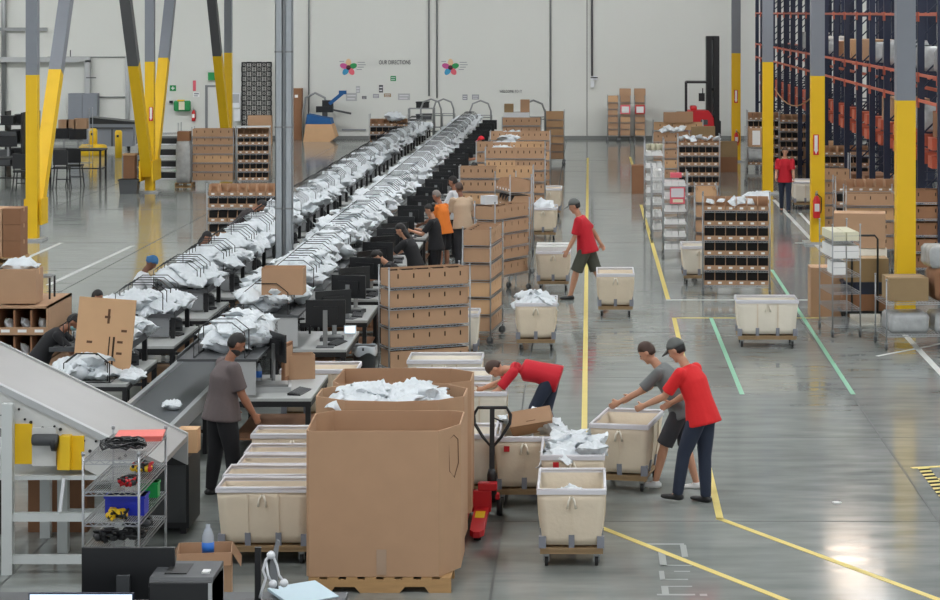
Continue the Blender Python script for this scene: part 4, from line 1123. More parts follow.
carton('carton base under the big tan carton',(ax(861,42),42.2,.145),1.0,.62,.645,radians(-4),'canvas_white')
PALL=place('pal',lambda:pallet(1.2,.8),(ax(861,42),42.2,0),0,'wooden pallet under the big tan carton stack','pallet')
# dolly tower at right: black handled cart with olive carton, navy tote, brown carton
Y=37.6
t=thing('hand_truck','black U-handled platform cart behind the chrome cart of white boxes','platform cart',(ax(866,Y),Y+.3,0))
part(MB().bx(-.42,-.28,.14,.42,.28,.18),'platform','black_metal',t)
part(MB().path([(-.24,-.3,.18),(-.24,-.3,1.42),(-.2,-.3,1.48),(.15,-.3,1.48),(.2,-.3,1.42),(.2,-.3,.18)],.018,8),'u_handle','black_metal',t)
for sx in (-1,1):
    for sy in (-1,1): part(MB().lathe([(.02,-.02),(.06,-.02),(.065,0),(.06,.02),(.02,.02)],(0,0,.065),14,axis='x').bx(-.03,-.02,.06,.03,.02,.14),'caster','rubber',t,(sx*.34,sy*.2,0))
carton('brown carton at the foot of the black-handled platform cart',(ax(866,Y),Y+.3,.185),.76,.5,.28,0,'kraft_dark')
single(MB().bx(-.37,-.24,0,.37,.24,.2).bx(-.39,-.26,.17,.39,.26,.21),'storage_tote','navy','navy tote between two cartons on the black-handled cart','tote',(ax(866,Y),Y+.3,.466),0)
carton('olive-brown carton on the navy tote of the black-handled cart',(ax(868,Y),Y+.3,.678),.72,.5,.4,0,'kraft_olive')
carton('tall kraft carton on the floor by the extinguisher column foot',(ax(829,38.4),38.45,0),.68,.5,.86,0,'kraft')
# chrome cart with white boxes
Y=35.8
o=place('whitebox_cart',lambda:wire_rack(.46,1.0,[.2,.47,.74,1.02,1.285,1.57],1.83),local((ax(832.5,Y),Y,0),radians(6),.23,.5,0),radians(6),'chrome wire cart with rows of white boxes on its upper shelves','shelf cart')
cc=local((ax(832.5,Y),Y,0),radians(6),.23,.5,0)
for r,(z,n0,h,mm,nm) in enumerate(((1.57,10,.14,'cream_box','top'),(1.285,9,.2,'paper','second'),(1.02,5,.2,'paper','third'))):
    for c in range(2):
        for k in range(n0 if c==0 or r!=2 else 0):
            if r==2: x=-.11;
            p=local(cc,radians(6),(-.11,.11)[c],-.45+k*(.1 if r else .092),z+.003)
            single(MB().bx(-.1,-.042,0,.1,.042,h).bx(-.098,-.043,h*.55,.098,-.042,h*.58,1),'white_box',[mm,'print_soft'],'%s box in the %s column, %s place back, %s shelf of white-box cart'%('cream' if r==0 else 'white',('left','right')[c],NTH[k],nm),'box',p,radians(6),'boxes on the %s shelf of the white-box cart'%nm)
# canvas carts
o,p=cart(540.5,602.5,490.5,'nearest canvas cart, end-on and nearly empty, in the middle aisle')
for k in range(3): mailer((p[0]-.13+.05*k,p[1]-.2+.22*k,.56),(.3,.9 if k<2 else .2,1.0+k),'white bag lying inside the nearest canvas cart','bags inside the nearest canvas cart',.75)
single(MB().bx(-.24,-.4,0,.24,.4,.03),'cardboard_sheet','canvas','cream sheet under the bags inside the nearest canvas cart','cardboard sheet',(p[0],p[1],.47))
o,p=cart(541,604,456.5,'canvas cart heaped with white mailers right behind the nearest cart')
def heap_in(p,w,l,z0,n,label,group,top=.2,s=1.0):
    for k in range(n):
        x=rnd.uniform(-w,w); y=rnd.uniform(-l,l)
        mailer((p[0]+x,p[1]+y,z0+rnd.uniform(.0,top)*(1-.6*(x/w)**2)),(rnd.uniform(-.6,.6),rnd.uniform(-.6,.6),rnd.uniform(0,6.3)),label,group,rnd.uniform(.75,1.05)*s)
heap_in(p,.2,.36,.7,16,'white mailer heaped in the canvas cart behind the nearest cart','mailers in the cart behind the nearest',.12)
single(MB().bx(-.03,-.003,0,.03,.003,.09),'red_tag','red','red tag on the heaped canvas cart','tag',(ax(556,22.6),p[1]-.505,.6),0)
o,p=cart(498.5,550,438,'canvas cart carrying an open kraft box, beside the pallet jack')
single(carton_mb(.46,.34,.17,None,False,True,True),'cardboard_carton',['kraft','kraft_light','text_brown'],'tilted open kraft box resting on the canvas cart by the pallet jack','cardboard box',(p[0]+.08,p[1]-.2,.79),0).rotation_euler=(radians(-28),radians(-10),0)
heap_in((p[0]+.1,p[1]+.1),.25,.3,.74,6,'white bag beside the tilted kraft box in the canvas cart','bags beside the tilted kraft box',.12)
single(MB().bx(-.03,-.003,0,.03,.003,.06),'red_tag','red','red tag on the canvas cart with the tilted box','tag',(ax(507,23.6),p[1]-.505,.6),0)
Yc=24.25; o=place(('ce','canvas'),None,(ax(628,Yc)+.0,Yc+.47,0),radians(-12),'canvas cart turned askew beside the red-shirted worker','laundry cart')
cart(596,635,274.5,'empty canvas cart in the middle aisle, in front of the walking man')
o,p=cart(515.5,556,304,'canvas cart with white mailers left of the yellow middle line'); heap_in(p,.2,.33,.68,9,'white mailer in the cart left of the yellow middle line','mailers in the cart left of the middle line',.14)
o,p=cart(533,573,252,'canvas cart loaded with flat white parcels behind the kraft racks',rz=0)
for k in range(8):
    single(MB().bx(-.17,-.13,0,.17,.13,.05),'flat_parcel','paper','flat white parcel stacked on the canvas cart by the walking man','parcel',(p[0]+(-.15,.17)[k%2],p[1]-.25+(k//4)*.5,.735+.052*((k//2)%2)),rnd.uniform(-.1,.1),'flat parcels on the canvas cart')
o,p=cart(528,558,208.5,'canvas cart with white mailers, second from the walking man up the aisle'); heap_in(p,.22,.33,.72,6,'white mailer in the second cart up the aisle from the walking man','mailers in the second cart up the aisle',.12)
cart(533,565,189,'pale canvas cart farthest along the kraft racks')
cart(738.5,797,301,'clean side-on canvas cart near the green tape lines',side=True,cm='canvas_white')
cart(686.5,712,247,'canvas cart half hidden behind the nearest bin rack',cm='canvas_white')
cart(795,816,182,'canvas cart behind the far red-shirted worker',cm='canvas_white')
o,p=cart(741,770,205,'canvas cart with white bags hidden behind the nearest bin rack'); heap_in(p,.22,.33,.78,5,'white bag in the cart behind the nearest bin rack','bags in the cart behind the bin rack',.22,1.2)
# nested side-on carts right of the gaylords
for px1,prim,nm in ((481,361,'farthest of the nested canvas carts behind the gaylord bins'),(490,377,'third of the nested canvas carts beside the crouching person'),(506,393,'second of the nested canvas carts beside the crouching person'),(499,435.5,'nearest side-on canvas cart behind the pallet jack handle')):
    Y=F*(H-.745)/(prim-VY); x1=ax(px1,Y)-.48
    place(('cs','canvas_white'),lambda:canvas_cart(.96,.64,'canvas_white'),(x1,Y+.33,0),0,nm,'laundry cart')
# nested side-on carts at left, by the grey-shirted man
for px0,prim,nm in ((215,488.5,'nearest of five nested canvas carts left of the gaylord'),(222,475.6,'second of five nested canvas carts left of the gaylord'),(236,464.7,'third of five nested canvas carts left of the gaylord'),(243,453.6,'fourth of five nested canvas carts left of the gaylord'),(250,434.9,'farthest of five nested canvas carts, by the man in charcoal')):
    Y=F*(H-.745)/(prim-VY)
    place('cnarrow',lambda:canvas_cart(.88,.47,'canvas'),(ax(px0,Y)+.455,Y+.245,0),0,nm,'laundry cart')
Y=27.95; place(('cs','canvas'),lambda:canvas_cart(.96,.64,'canvas'),(ax(318,Y),Y+.33,0),0,'canvas cart parked between the first two right-row benches','laundry cart')
Y=33.1; place(('cs','canvas_white'),None,(ax(478,Y)-.48,Y+.33,0),0,'pale canvas cart behind the slotted rack','laundry cart')
# ---- gaylord bins on pallets
def bin_octa(x0,x1,y0,y1,c): return [(x0+c,y0),(x1-c,y0),(x1,y0+c),(x1,y1-c),(x1-c,y1),(x0+c,y1),(x0,y1-c),(x0,y0+c)]
G1=[(-2.545,20.08),(-1.36,20.08),(-1.18,20.42),(-1.18,21.05),(-1.3,21.12),(-2.45,21.12),(-2.6,20.95),(-2.575,20.12)]
o=single(gaylord(G1,1.33),'gaylord_bin','kraft','nearest tall kraft gaylord bin, flat-fronted with a strap loop','bulk bin',(0,0,.145))
part(MB().path([(-1.285,20.235,1.22),(-1.24,20.31,1.25),(-1.205,20.37,1.2),(-1.20,20.375,.98),(-1.235,20.315,.86),(-1.275,20.245,.93),(-1.285,20.235,1.22)],.006,5),'strap_loop','text_brown',o)
part(MB().bx(-1.93,20.074,.02,-1.84,20.08,.25),'tape_strip','tape_clear',o)
G2=[(-2.66,21.5),(-2.35,21.26),(-1.85,21.2),(-1.45,21.28),(-1.21,21.5),(-1.2,21.95),(-1.4,22.2),(-1.9,22.28),(-2.4,22.22),(-2.66,21.95)]
o=single(gaylord(G2,1.4),'gaylord_bin','kraft','middle gaylord bin brimming with white mailers','bulk bin',(0,0,.145))
G3=[(-2.55,22.45),(-1.45,22.45),(-1.2,22.65),(-1.2,23.2),(-1.45,23.42),(-2.0,23.46),(-2.6,23.42),(-2.62,22.6)]
o=single(gaylord(G3,1.36),'gaylord_bin','kraft','rearmost gaylord bin, open behind the one full of mailers','bulk bin',(0,0,.145))
place('gpal',lambda:pallet_notched(1.3,1.06),(-1.9,20.6,0),0,'wooden pallet under the nearest gaylord bin','pallet')
place('gpal',None,(-1.93,21.74,0),0,'wooden pallet under the gaylord bin of mailers','pallet')
place('gpal',None,(-2.05,22.93,0),0,'wooden pallet under the rearmost gaylord bin','pallet')
for k in range(34):
    a=rnd.uniform(0,6.3); r=.56*math.sqrt(rnd.uniform(0,1)); x=r*cos(a); y=r*sin(a)*.78
    mailer((-1.98+x*.98,21.74+y*.8,1.40+.13*(1-(r/.6)**2)+rnd.uniform(0,.05)),(rnd.uniform(-.3,.3),rnd.uniform(-.3,.3),rnd.uniform(0,6.3)),'white mailer piled in the middle gaylord bin','mailers in the middle gaylord bin',rnd.uniform(.8,1.1))
single(MB().bx(-.5,-.38,0,.5,.38,.02),'cardboard_sheet','kraft','kraft sheet lying below the mailers inside the middle gaylord','cardboard sheet',(-1.94,21.74,1.22))
# ---- pallet jack
t=thing('pallet_jack','red hand pallet jack with black loop handle beside the gaylord bins','pallet jack',(-1.01,22.98,0),radians(0))
for sx in (-1,1):
    part(MB().prism([(-.075,0),(.075,0),(.07,-1.0),(.03,-1.1),(-.03,-1.1),(-.07,-1.0)],.07,.13),'fork','red',t,(sx*.1-.2,0,0),label='red fork')
    part(MB().lathe([(.01,-.035),(.037,-.035),(.037,.035),(.01,.035)],(0,0,.037),12,axis='x'),'load_wheel','rubber',t,(sx*.1-.2,-.9,0))
part(MB().bx(-.5,-.02,.08,.0,.1,.3).bx(-.14,-.02,.3,.06,.1,.38).bx(-.2,.1,.18,.08,.2,.24),'pump_body','red',t,bevel=.01)
part(MB().bx(-.15,-.5,.131,-.05,-.2,.133),'caution_sticker','yellow_plastic',t,label='yellow caution sticker')
part(MB().lathe([(.05,.16),(.05,.44),(.035,.5)],(0,.13,0),14),'pump_cylinder','black_metal',t)
for sx in (-1,1): part(MB().lathe([(.03,-.03),(.09,-.03),(.095,0),(.09,.03),(.03,.03)],(sx*.08,.17,.095),18,axis='x'),'steer_wheel','rubber',t)
part(MB().bar((0,.15,.42),(0,.18,.74),.055,.04),'handle_shaft','black_metal',t)
d=Vector((0,.05,.4)).normalized()
def hp(u,v): 
    q=Vector((0,.18,.74))+d*v*1.5; return (u,q.y,q.z)
part(MB().path([hp(0,-.02),hp(.1,.06),hp(.185,.15),hp(.195,.21),hp(.15,.26),hp(-.15,.26),hp(-.195,.21),hp(-.185,.15),hp(-.1,.06)],.018,8,closed=True).bar(hp(0,0),hp(0,.26),.05,.03),'loop_handle','black_metal',t)
part(MB().tube(hp(.01,.19),hp(.12,.16),.008),'release_lever','black_plastic',t)
# ---- wrapped cart at the right edge
Y=34.5
t=place('wrapped_cart',lambda:wire_rack(1.5,.8,[.25,.75],1.1),(ax(925,Y)+.1,Y+.4,0),radians(5),'chrome wire cart of plastic-wrapped goods at the right edge','shelf cart')
def lumpy(w,d,h,seed,n=10):
    mb=MB(); off=Vector((seed*3.1,seed*1.7,0)); vs=[];N=4*n
    for k in range(7):
        f=k/6
        for j in range(N):
            s_,u=divmod(j,n); u/=n
            c=[(-1,-1),(1,-1),(1,1),(-1,1)]; a_,b_=c[s_],c[(s_+1)%4]
            x=(a_[0]+(b_[0]-a_[0])*u)*w/2; y=(a_[1]+(b_[1]-a_[1])*u)*d/2; z=f*h
            q=1+.05*noise.noise(Vector((x*4,y*4,z*5))+off)-(.1 if k in(0,6) else 0)
            vs.append((x*q,y*q,z))
    fs=[(k*N+j,k*N+(j+1)%N,(k+1)*N+(j+1)%N,(k+1)*N+j) for k in range(6) for j in range(N)]+[tuple(range(N))[::-1],tuple(6*N+j for j in range(N))]
    return mb.add(vs,fs,0,True)
cx=ax(925,Y)+.1
single(lumpy(.62,.62,.3,1),'wrapped_bundle','wrap','left plastic-wrapped bundle on the lower shelf of the right-edge cart','bundle',(cx-.36,Y+.37,.255),radians(5))
single(lumpy(.62,.62,.3,2),'wrapped_bundle','wrap','right plastic-wrapped bundle on the lower shelf of the right-edge cart','bundle',(cx+.36,Y+.43,.255),radians(5))
carton('olive-brown carton on the upper shelf of the right-edge cart',(cx-.36,Y+.37,.755),.62,.56,.36,radians(5),'kraft_olive')
single(lumpy(.7,.62,.5,4),'wrapped_bundle','kraft_dark','brown wrapped bundle on the upper shelf of the right-edge cart','bundle',(cx+.4,Y+.43,.76),radians(5))
single(lumpy(.9,.6,.34,5),'wrapped_bundle','wrap','plastic-wrapped bundle topping the brown one on the right-edge cart','bundle',(cx+.42,Y+.43,1.265),radians(5))
# goods beyond the near column
carton_rack('chrome rack of brown cartons right of the nearest yellow column',(ax(927,43),43.2,0),0,.72,[.3,.62,.94,1.26,1.58],1.9,2,'the rack right of the nearest yellow column',km='kraft_dark',vary=False)
# ================================================================ pallet racking
RX=6.9
t=thing('pallet_racking','long navy and orange pallet racking along the right side','pallet rack',(RX,0,0))
ups=[43.0+2.6*i for i in range(19)]
levels=[.35,1.15,2.0,2.69,3.47,4.0,5.25,6.6]
upm=None
for i,y in enumerate(ups):
    for k,dx in enumerate((0,1.25,2.6,3.9,5.2)):
        if upm is None:
            mb=MB(); mb.bx(-.07,-.05,0,.07,.05,8.5)
            upm=part(mb,'upright','navy',t,(dx,y,0))
        else:
            q=upm.copy(); C.objects.link(q); q.parent=t; q.location=(dx,y,0); adopt(q)
    mb=MB()
    for z in (.4,1.6,2.8,4.0,5.2,6.4): mb.bar((.06,y,z),(1.2,y,z+1.1),.035); mb.bar((.06,y,z),(1.2,y,z),.035)
    if i<1: dg=part(mb,'diagonal_brace','navy',t); y_first=y
    else:
        q=dg.copy(); C.objects.link(q); q.parent=t; q.location=(0,y-y_first,0); adopt(q)
bm=None
for i in range(18):
    for z in (3.47,4.0,5.25):
        if bm is None:
            mb=MB(); 
            dx=-.045; mb.bx(dx-.02,.05,-.03,dx+.02,2.55,.03)
            # end connectors and rail stubs
            for y in (.05,2.47):
                mb.bx(-.08,y,-.15,-.05,y+.06,.05)
            bm=part(mb,'beam','orange',t,(0,ups[i],z)); 
        else:
            q=bm.copy(); C.objects.link(q); q.parent=t; q.location=(0,ups[i],z); adopt(q)
for z in (3.47,4.0,5.25):
    for dx in (1.27,2.55): part(MB().bx(dx-.02,ups[0],z-.04,dx+.02,ups[-1],z+.04),'rear_rail','orange',t)
# red-orange blocks on the lower levels (rail stops)
st=None
for i in range(18):
    for z in (2.25,2.62):
        if st is None:
            mb=MB()
            mb.bx(.06,.3,-.12,.4,.85,.12)
            st=part(mb,'rail_block','orange',t,(0,ups[i],z)); part(MB().bx(.06,1.5,-.12,.4,2.05,.12),'rail_block','orange',t,(0,ups[i],z))
        else:
            for oy in (0,1.2):
                q=st.copy(); C.objects.link(q); q.parent=t; q.location=(0,ups[i]+oy,z); adopt(q)
# loads on the racking decks
rk=random.Random(11)
def deck_load(i,z,kind,zn):
    y=ups[i]+1.3; row='in the %s bay from the camera, %s level'%(NTH[i],zn)
    if kind=='k': carton('brown carton stored %s of the racking'%row,(RX+.62,y,z+.055),.9,rk.uniform(1.0,2.0),rk.uniform(.4,.62),0,rk.choice(['kraft','kraft_dark','kraft_light']),group='stored cartons on the racking')
    elif kind=='w': single(lumpy(.9,1.4,rk.uniform(.4,.6),i+7),'wrapped_bundle','wrap','plastic-wrapped load %s of the racking'%row,'bundle',(RX+.62,y,z+.055),0,'wrapped loads on the racking')
    elif kind=='b': single(MB().bx(-.4,-.45,0,.4,.45,.5).bx(-.42,-.47,.44,.42,.47,.5),'plastic_crate','black_plastic','black crate %s of the racking'%row,'crate',(RX+.6,y,z+.055),0,'black crates on the racking')
pat={(0,4.0):'w',(1,4.0):'w',(2,4.0):'b',(3,4.0):'w',(4,4.0):'w',(5,4.0):'k',(6,4.0):'k',(7,4.0):'k',(8,4.0):'w',(9,4.0):'w',(11,4.0):'w',
     (0,2.69):'k',(1,2.69):'w',(3,2.69):'k'}
for (i,z),kd in pat.items(): deck_load(i,z,kd,{4.0:'upper',2.69:'middle'}[z])
for i in range(0,14):
    carton('brown carton at the floor level of the racking, %s bay from the camera'%NTH[i],(RX+.62,ups[i]+.75,.0),.9,1.1,rk.uniform(.8,1.2),0,rk.choice(['kraft','kraft_dark']),group='floor cartons under the racking')
    carton('smaller carton at the floor level of the racking, %s bay from the camera'%NTH[i],(RX+.62,ups[i]+1.9,.0),.9,.9,rk.uniform(.6,1.3),0,rk.choice(['kraft_light','kraft_dark']),group='floor cartons under the racking')
# orange cable slung along the rack front
mb=MB(); pts=[]
for k in range(9):
    f=k/8; pts.append((RX-.1,80-13*f, 2.5+.2*f-.42*(.25-(f-.5)**2)*4))
single(mb.path(pts,.02,6),'slung_cable','kraft_light','pale orange cable slung in an arc along the racking front','cable')
# ---- reach truck
Y=87.
t=thing('reach_truck','red reach truck with tall black mast parked at the far wall','forklift',(ax(700,Y),Y,0))
X=lambda px: ax(px,Y)-ax(700,Y)
part(MB().bx(X(706),-.3,.05,X(711.5),.3,az(37,Y)).bx(X(713.5),-.3,.05,X(719),.3,az(37,Y)).bx(X(706),-.2,az(40,Y),X(719),.2,az(36,Y)).bx(X(706),-.2,2.2,X(719),.2,2.3),'mast','black_metal',t)
part(MB().bx(X(711.5),.05,.1,X(713.5),.2,az(38,Y)),'lift_cylinder','zinc',t)
part(MB().prism([(X(685),.25),(X(685),az(113,Y)),(X(688),az(110,Y)),(X(708),az(110,Y)),(X(713),az(117,Y)),(X(714),.25)],-.55,.55,T=Matrix(((1,0,0,0),(0,0,1,0),(0,1,0,0),(0,0,0,1)))),'chassis','red',t,bevel=.03)
part(MB().bx(X(700),-.57,az(124,Y),X(707),-.5,az(119,Y)),'step_recess','dark_grey',t)
part(MB().bx(X(690),-.4,az(110,Y),X(696.5),.3,az(105.5,Y)),'seat_back','red_bright',t,bevel=.05)
part(MB().bx(X(686)-.03,-.5,1.3,X(686)+.03,-.45,az(82,Y)).bx(X(686)-.03,.45,1.3,X(686)+.03,.5,az(82,Y)).bx(X(686),-.5,az(83,Y),X(707),.5,az(81,Y)).bx(X(707),-.5,1.3,X(707)+.06,-.44,az(82,Y)),'overhead_guard','black_metal',t)
part(MB().bx(X(698.5),-.2,az(101,Y),X(704.5),-.1,az(93,Y)).bx(X(702),-.15,az(93,Y),X(703),-.1,az(88,Y)),'operator_display','black_plastic',t)
for px in (690,709): part(MB().lathe([(.05,-.1),(.2,-.1),(.2,.1),(.05,.1)],(X(px),-.4,.2),16,axis='y'),'wheel','rubber',t)
for q in (-.25,.25): part(MB().bx(X(719),q-.06,.1,X(733),q+.06,.16).bx(X(719),q-.06,.1,X(720.5),q+.06,1.0),'fork','black_metal',t)
# grey-white cart with boxed item and paper, by the far yellow column
Y=67.5
place(('fcart',),lambda:wire_rack(.6,.7,[.25,.75,1.15],1.75),(ax(756.5,Y),Y+.35,0),0,'chrome cart holding a carton with a white sheet, left of the far worker','shelf cart')
o=carton('brown carton with a white sheet taped on its front, on a chrome cart',(ax(756.5,Y),Y+.35,1.155),.46,.5,.55)
part(MB().bx(-.12,-.256,.06,.12,-.251,.5),'paper_sheet','paper',o)
single(lumpy(.5,.55,.34,21),'wrapped_bundle','wrap','plastic-wrapped bundle on the chrome cart left of the far worker','bundle',(ax(756.5,Y),Y+.35,.756))
carton('lower brown carton beside the farthest right yellow column',(ax(728,73),73,0),.6,.5,.5,0,'kraft_dark')
carton('upper brown carton beside the farthest right yellow column',(ax(728,73),73,.505),.6,.5,.5,0,'kraft_olive')
# ================================================================ left side and back wall
# racks left of the rows
Y=66.6
carton_rack('long rack of slotted kraft cartons behind the middle left column',((ax(191,Y)+ax(234,Y))/2,Y+.25,0),0,1.26,[.2,.47,.74,1.01,1.28,1.52],1.8,5,'the rack behind the middle left column')
binrow_rack('rack of open kraft bins right of the slotted carton rack, far left floor',((ax(236,Y)+ax(268,Y))/2,Y+.3,0),radians(4),.98,[.2,.47,.74,1.01,1.28,1.52],1.8,5,desc_row='the bin rack on the far left floor')
single(MB().bx(-.5,-.25,0,.5,.25,.03),'white_tray','white_plastic','white flat tray on top of the far left bin rack','tray',((ax(236,Y)+ax(268,Y))/2,Y+.3,1.802),radians(4))
Y=46.6
binrow_rack('rack of open kraft bins behind the galvanised post, left of the rows',((ax(210,Y)+ax(280,Y))/2-.08,Y+.25,0),0,1.46,[.25,.55,.85,1.15,1.4],1.65,7,desc_row='the bin rack behind the galvanised post')
Y=76
binrow_rack('distant rack of open kraft bins left of the far end of the rows',((ax(369,Y)+ax(408,Y))/2,Y+.25,0),0,1.34,[.25,.52,.8,1.08,1.36],1.75,6,desc_row='the distant bin rack beyond the left row')
mailer(((ax(369,Y)+ax(408,Y))/2+.2,Y+.2,1.68),(.1,.1,0),'white mailer on the distant bin rack beyond the left row',None,1.5,3)
# shelf cart of white goods near middle column
Y=67
t=place('greyshelf',lambda:wire_rack(1.3,.5,[.2,.55,.9,1.25,1.6],1.9),((ax(135,Y)+ax(178,Y))/2,Y+.3,0),0,'chrome shelf cart with white shelves and dark goods behind the middle left column','shelf cart')
for k,z in enumerate((.2,.55,.9,1.25)):
    single(MB().bx(-.62,-.23,0,.62,.23,.03).bx(-.58,-.2,.03,-.02,.2,.24,1).bx(.04,-.2,.03,.6,.2,.2,1),'dark_tray',['white_plastic','black_plastic'],'white tray of dark goods, %s from bottom on the cart behind the middle left column'%NTH[k],'tray',((ax(135,Y)+ax(178,Y))/2,Y+.3,z+.002),0,'trays of dark goods')
single(lumpy(.42,.5,1.25,31),'wrapped_bundle','wrap','tall grey-wrapped stack beside the slotted cartons at far left','bundle',(ax(182.5,66.3),66.6,.15))
place('pal',None,(ax(182.5,66.3),66.7,0),0,'wooden pallet under the tall grey-wrapped stack','pallet').scale=(.42,.75,1)
carton('small brown box on top of the tall grey-wrapped stack',(ax(182.5,66.3),66.6,1.41),.36,.4,.28,0,'kraft_dark')
single(MB().bx(-.17,-.2,0,.17,.2,.95).bx(-.19,-.22,.95,.19,.22,1.0,1),'waste_cabinet',['kraft_dark','kraft_light'],'dark brown tall box behind the grey bin, left of middle column','cabinet',(ax(127.5,66.5),66.9,0))
single(MB().prism([(-.24,0),(.24,0),(.28,.42),(-.28,.42)],-.2,.2,T=Matrix(((1,0,0,0),(0,0,1,0),(0,1,0,0),(0,0,0,1)))).bx(-.3,-.22,.38,.3,.22,.42),'storage_tote','dark_grey','dark grey tote on the floor left of the middle column','tote',(ax(128,64),64.2,0))
# stacked cartons on pallet at left edge
Y=46.2
place('pal',None,(ax(8,Y)-.35,Y+.4,0),0,'wooden pallet of brown cartons at the left edge','pallet')
for r in range(3):
    for k in range(3):
        carton('%s brown carton in the %s layer of the left-edge pallet'%(('left','middle','right')[k],('bottom','middle','top')[r]),(ax(8,Y)-.72+.385*k,Y+.4,.143+.342*r),.37,.6,.335,0,'kraft_dark' if k!=1 else 'kraft',group='cartons on the left-edge pallet')
# near left rack: wide bins holding bags
RXc,RYc=-8.3,30.75; 
t=thing('kraft_shelf_unit','large kraft shelf unit with open compartments of white bags at the left edge','shelf unit',(RXc,RYc-.0,0))
W2=.92; 
mb=MB()
zs=[.2,.56,.92,1.28]
for z in zs: part(MB().bx(-W2,-.7,z-.03,W2,.7,z),'shelf','kraft',t)
part(MB().bx(W2-.02,-.7,0,W2,.7,1.28).bx(-W2,-.7,0,-W2+.02,.7,1.28),'side_panel','kraft',t); part(MB().bx(-W2,.68,0,W2,.7,1.28),'back_panel','kraft_dark',t)
n=8
for z in zs[:3]:
    d=MB()
    for k in range(1,n): 
        x=-W2+2*W2*k/n; d.bx(x-.012,-.69,z,x+.012,.6,z+.3)
    part(d,'divider','kraft_dark',t)
    l=MB().bx(-W2,-.715,z-.03,W2,-.7,z+.075)
    for k in range(n): 
        x=-W2+2*W2*(k+.5)/n; l.bx(x-.06,-.718,z+.005,x+.06,-.715,z+.045,1)
    part(l,'lip',['kraft','paper'],t)
for k in range(n):
    for z in zs[1:3]:
        mailer((RXc-W2+2*W2*(k+.5)/n,RYc-.52,z+.1),(rnd.uniform(.6,1.2),rnd.uniform(-.3,.3),1.57+rnd.uniform(-.3,.3)),'white bag in a compartment of the kraft shelf unit at left','bags in the kraft shelf unit',.55)
mb=MB()
for k in range(6): mb.bx(.3+.09*(k%3)+.1,-.5+.42*(k//3)*1.0,1.281,.335+.09*(k%3)+.1,-.42+.42*(k//3),1.30)
part(mb,'top_clip','kraft_dark',t)
carton('kraft box with wide flap standing on the left-edge shelf unit',(ax(20.5,30.3),30.35,1.305),.5,.42,.46,0,'kraft')
mailer((ax(19,30.3),30.4,1.8),(0,0,.1),'white bag lying on the kraft box at the left edge',None,1.05,3)
t=thing('small_stand','small black-legged stand beside the kraft box at the left edge','stand',(ax(44,30.8),30.9,1.285))
part(MB().bx(-.14,-.15,.3,.1,.15,.32),'stand_top','zinc',t)
for x,y in ((-.13,-.14),(.09,-.14),(-.13,.14),(.09,.14)): part(MB().bx(x-.012,y-.012,0,x+.012,y+.012,.3),'leg','black_metal',t)
# ---- back-left work area
def black_table(w,d,h):
    t=empty('black_worktable')
    part(MB().bx(-w/2,-d/2,h-.05,w/2,d/2,h),'table_top','black_metal',t)
    for sx in (-1,1):
        for sy in (-1,1): part(MB().bx(-.03,-.03,0,.03,.03,h-.05),'leg','black_metal',t,(sx*(w/2-.05),sy*(d/2-.05),0))
    part(MB().bx(-w/2+.03,-.02,.3,w/2-.03,.02,.34).bx(-w/2+.03,-d/2+.03,.32,-w/2+.07,d/2-.03,.36).bx(w/2-.07,-d/2+.03,.32,w/2-.03,d/2-.03,.36),'stretcher','black_metal',t)
    return t
Y=71
for px,y,nm in ((12,66,'black worktable at the left edge, nearest of the back-left tables'),(70,70,'black worktable behind the pale brace, right one of the back-left tables'),(8,75,'black worktable against the far left, behind the others')):
    place('btab',lambda:black_table(2.2,.9,.95),(ax(px,y),y,0),0,nm,'table','black worktables at the back left')
for px,y,nm in ((78,69.8,'black monitor on the right back-left table'),(64,70.2,'black monitor left of another on the right back-left table'),(8,66,'black monitor on the table at the left edge')):
    place('mon',monitor,(ax(px,y),y,.952),pi*.0+.2,nm,'monitor')
for k,(px,w,h) in enumerate(((63,.34,.3),(70.5,.3,.3),(80,.42,.34))):
    carton('%s of three brown boxes on the rack behind the pale brace'%NTH[k],(ax(px,73),73.2,1.42+.0),w,.3,h,0,'kraft')
place('bshelf',lambda:wire_rack(1.3,.5,[.3,.85,1.4],2.1,False),(ax(70,73),73.2,0),0,'dark wire shelf behind the pale brace carrying brown boxes','shelf')
for i,(px,y) in enumerate(((28,70),(14,69))):
    t=thing('equipment_rack','%s dark equipment rack with clutter at the far left'%('right' if i==0 else 'left'),'rack',(ax(px-15,y),y+1.2,0))
    part(MB().bx(-.5,-.3,0,-.45,.3,2.1).bx(.45,-.3,0,.5,.3,2.1).bx(-.45,-.3,.4,.45,.3,.44).bx(-.45,-.3,1.1,.45,.3,1.14).bx(-.45,-.3,1.7,.45,.3,1.74),'rack_frame','black_metal',t)
    part(MB().bx(-.4,-.25,.44,.1,.25,.9).bx(-.35,-.25,1.14,.3,.25,1.5),'equipment','dark_grey',t); part(MB().bx(.15,-.25,.44,.42,.2,.8).bx(-.2,-.25,1.74,.2,.2,2.0),'small_device','black_plastic',t)
# stools: black chairs near
def stool():
    t=empty('black_chair')
    part(MB().bx(-.22,-.2,.6,.22,.2,.66),'seat','black_plastic',t); part(MB().bx(-.22,.17,.72,.22,.22,1.15),'backrest','black_plastic',t)
    for sx in (-1,1):
        for sy in (-1,1): part(MB().bar((sx*.18,sy*.16,.6),(sx*.23,sy*.22,0),.03),'leg','black_metal',t)
    part(MB().bx(-.2,-.2,.25,.2,-.17,.28).bx(-.2,.17,.6,-.17,.2,.75).bx(.17,.17,.6,.2,.2,.75),'rung','black_metal',t); return t
for px,y,nm in ((62,66,'black high chair left of another behind the pale brace'),(75,67,'black high chair right of another behind the pale brace'),(22,64.5,'black high chair left of the nearest yellow column')):
    place('stool',stool,(ax(px,y),y,0),pi,nm,'chair','black high chairs')
Z=lambda py: az(py,WY)
X=lambda px: ax(px,WY)
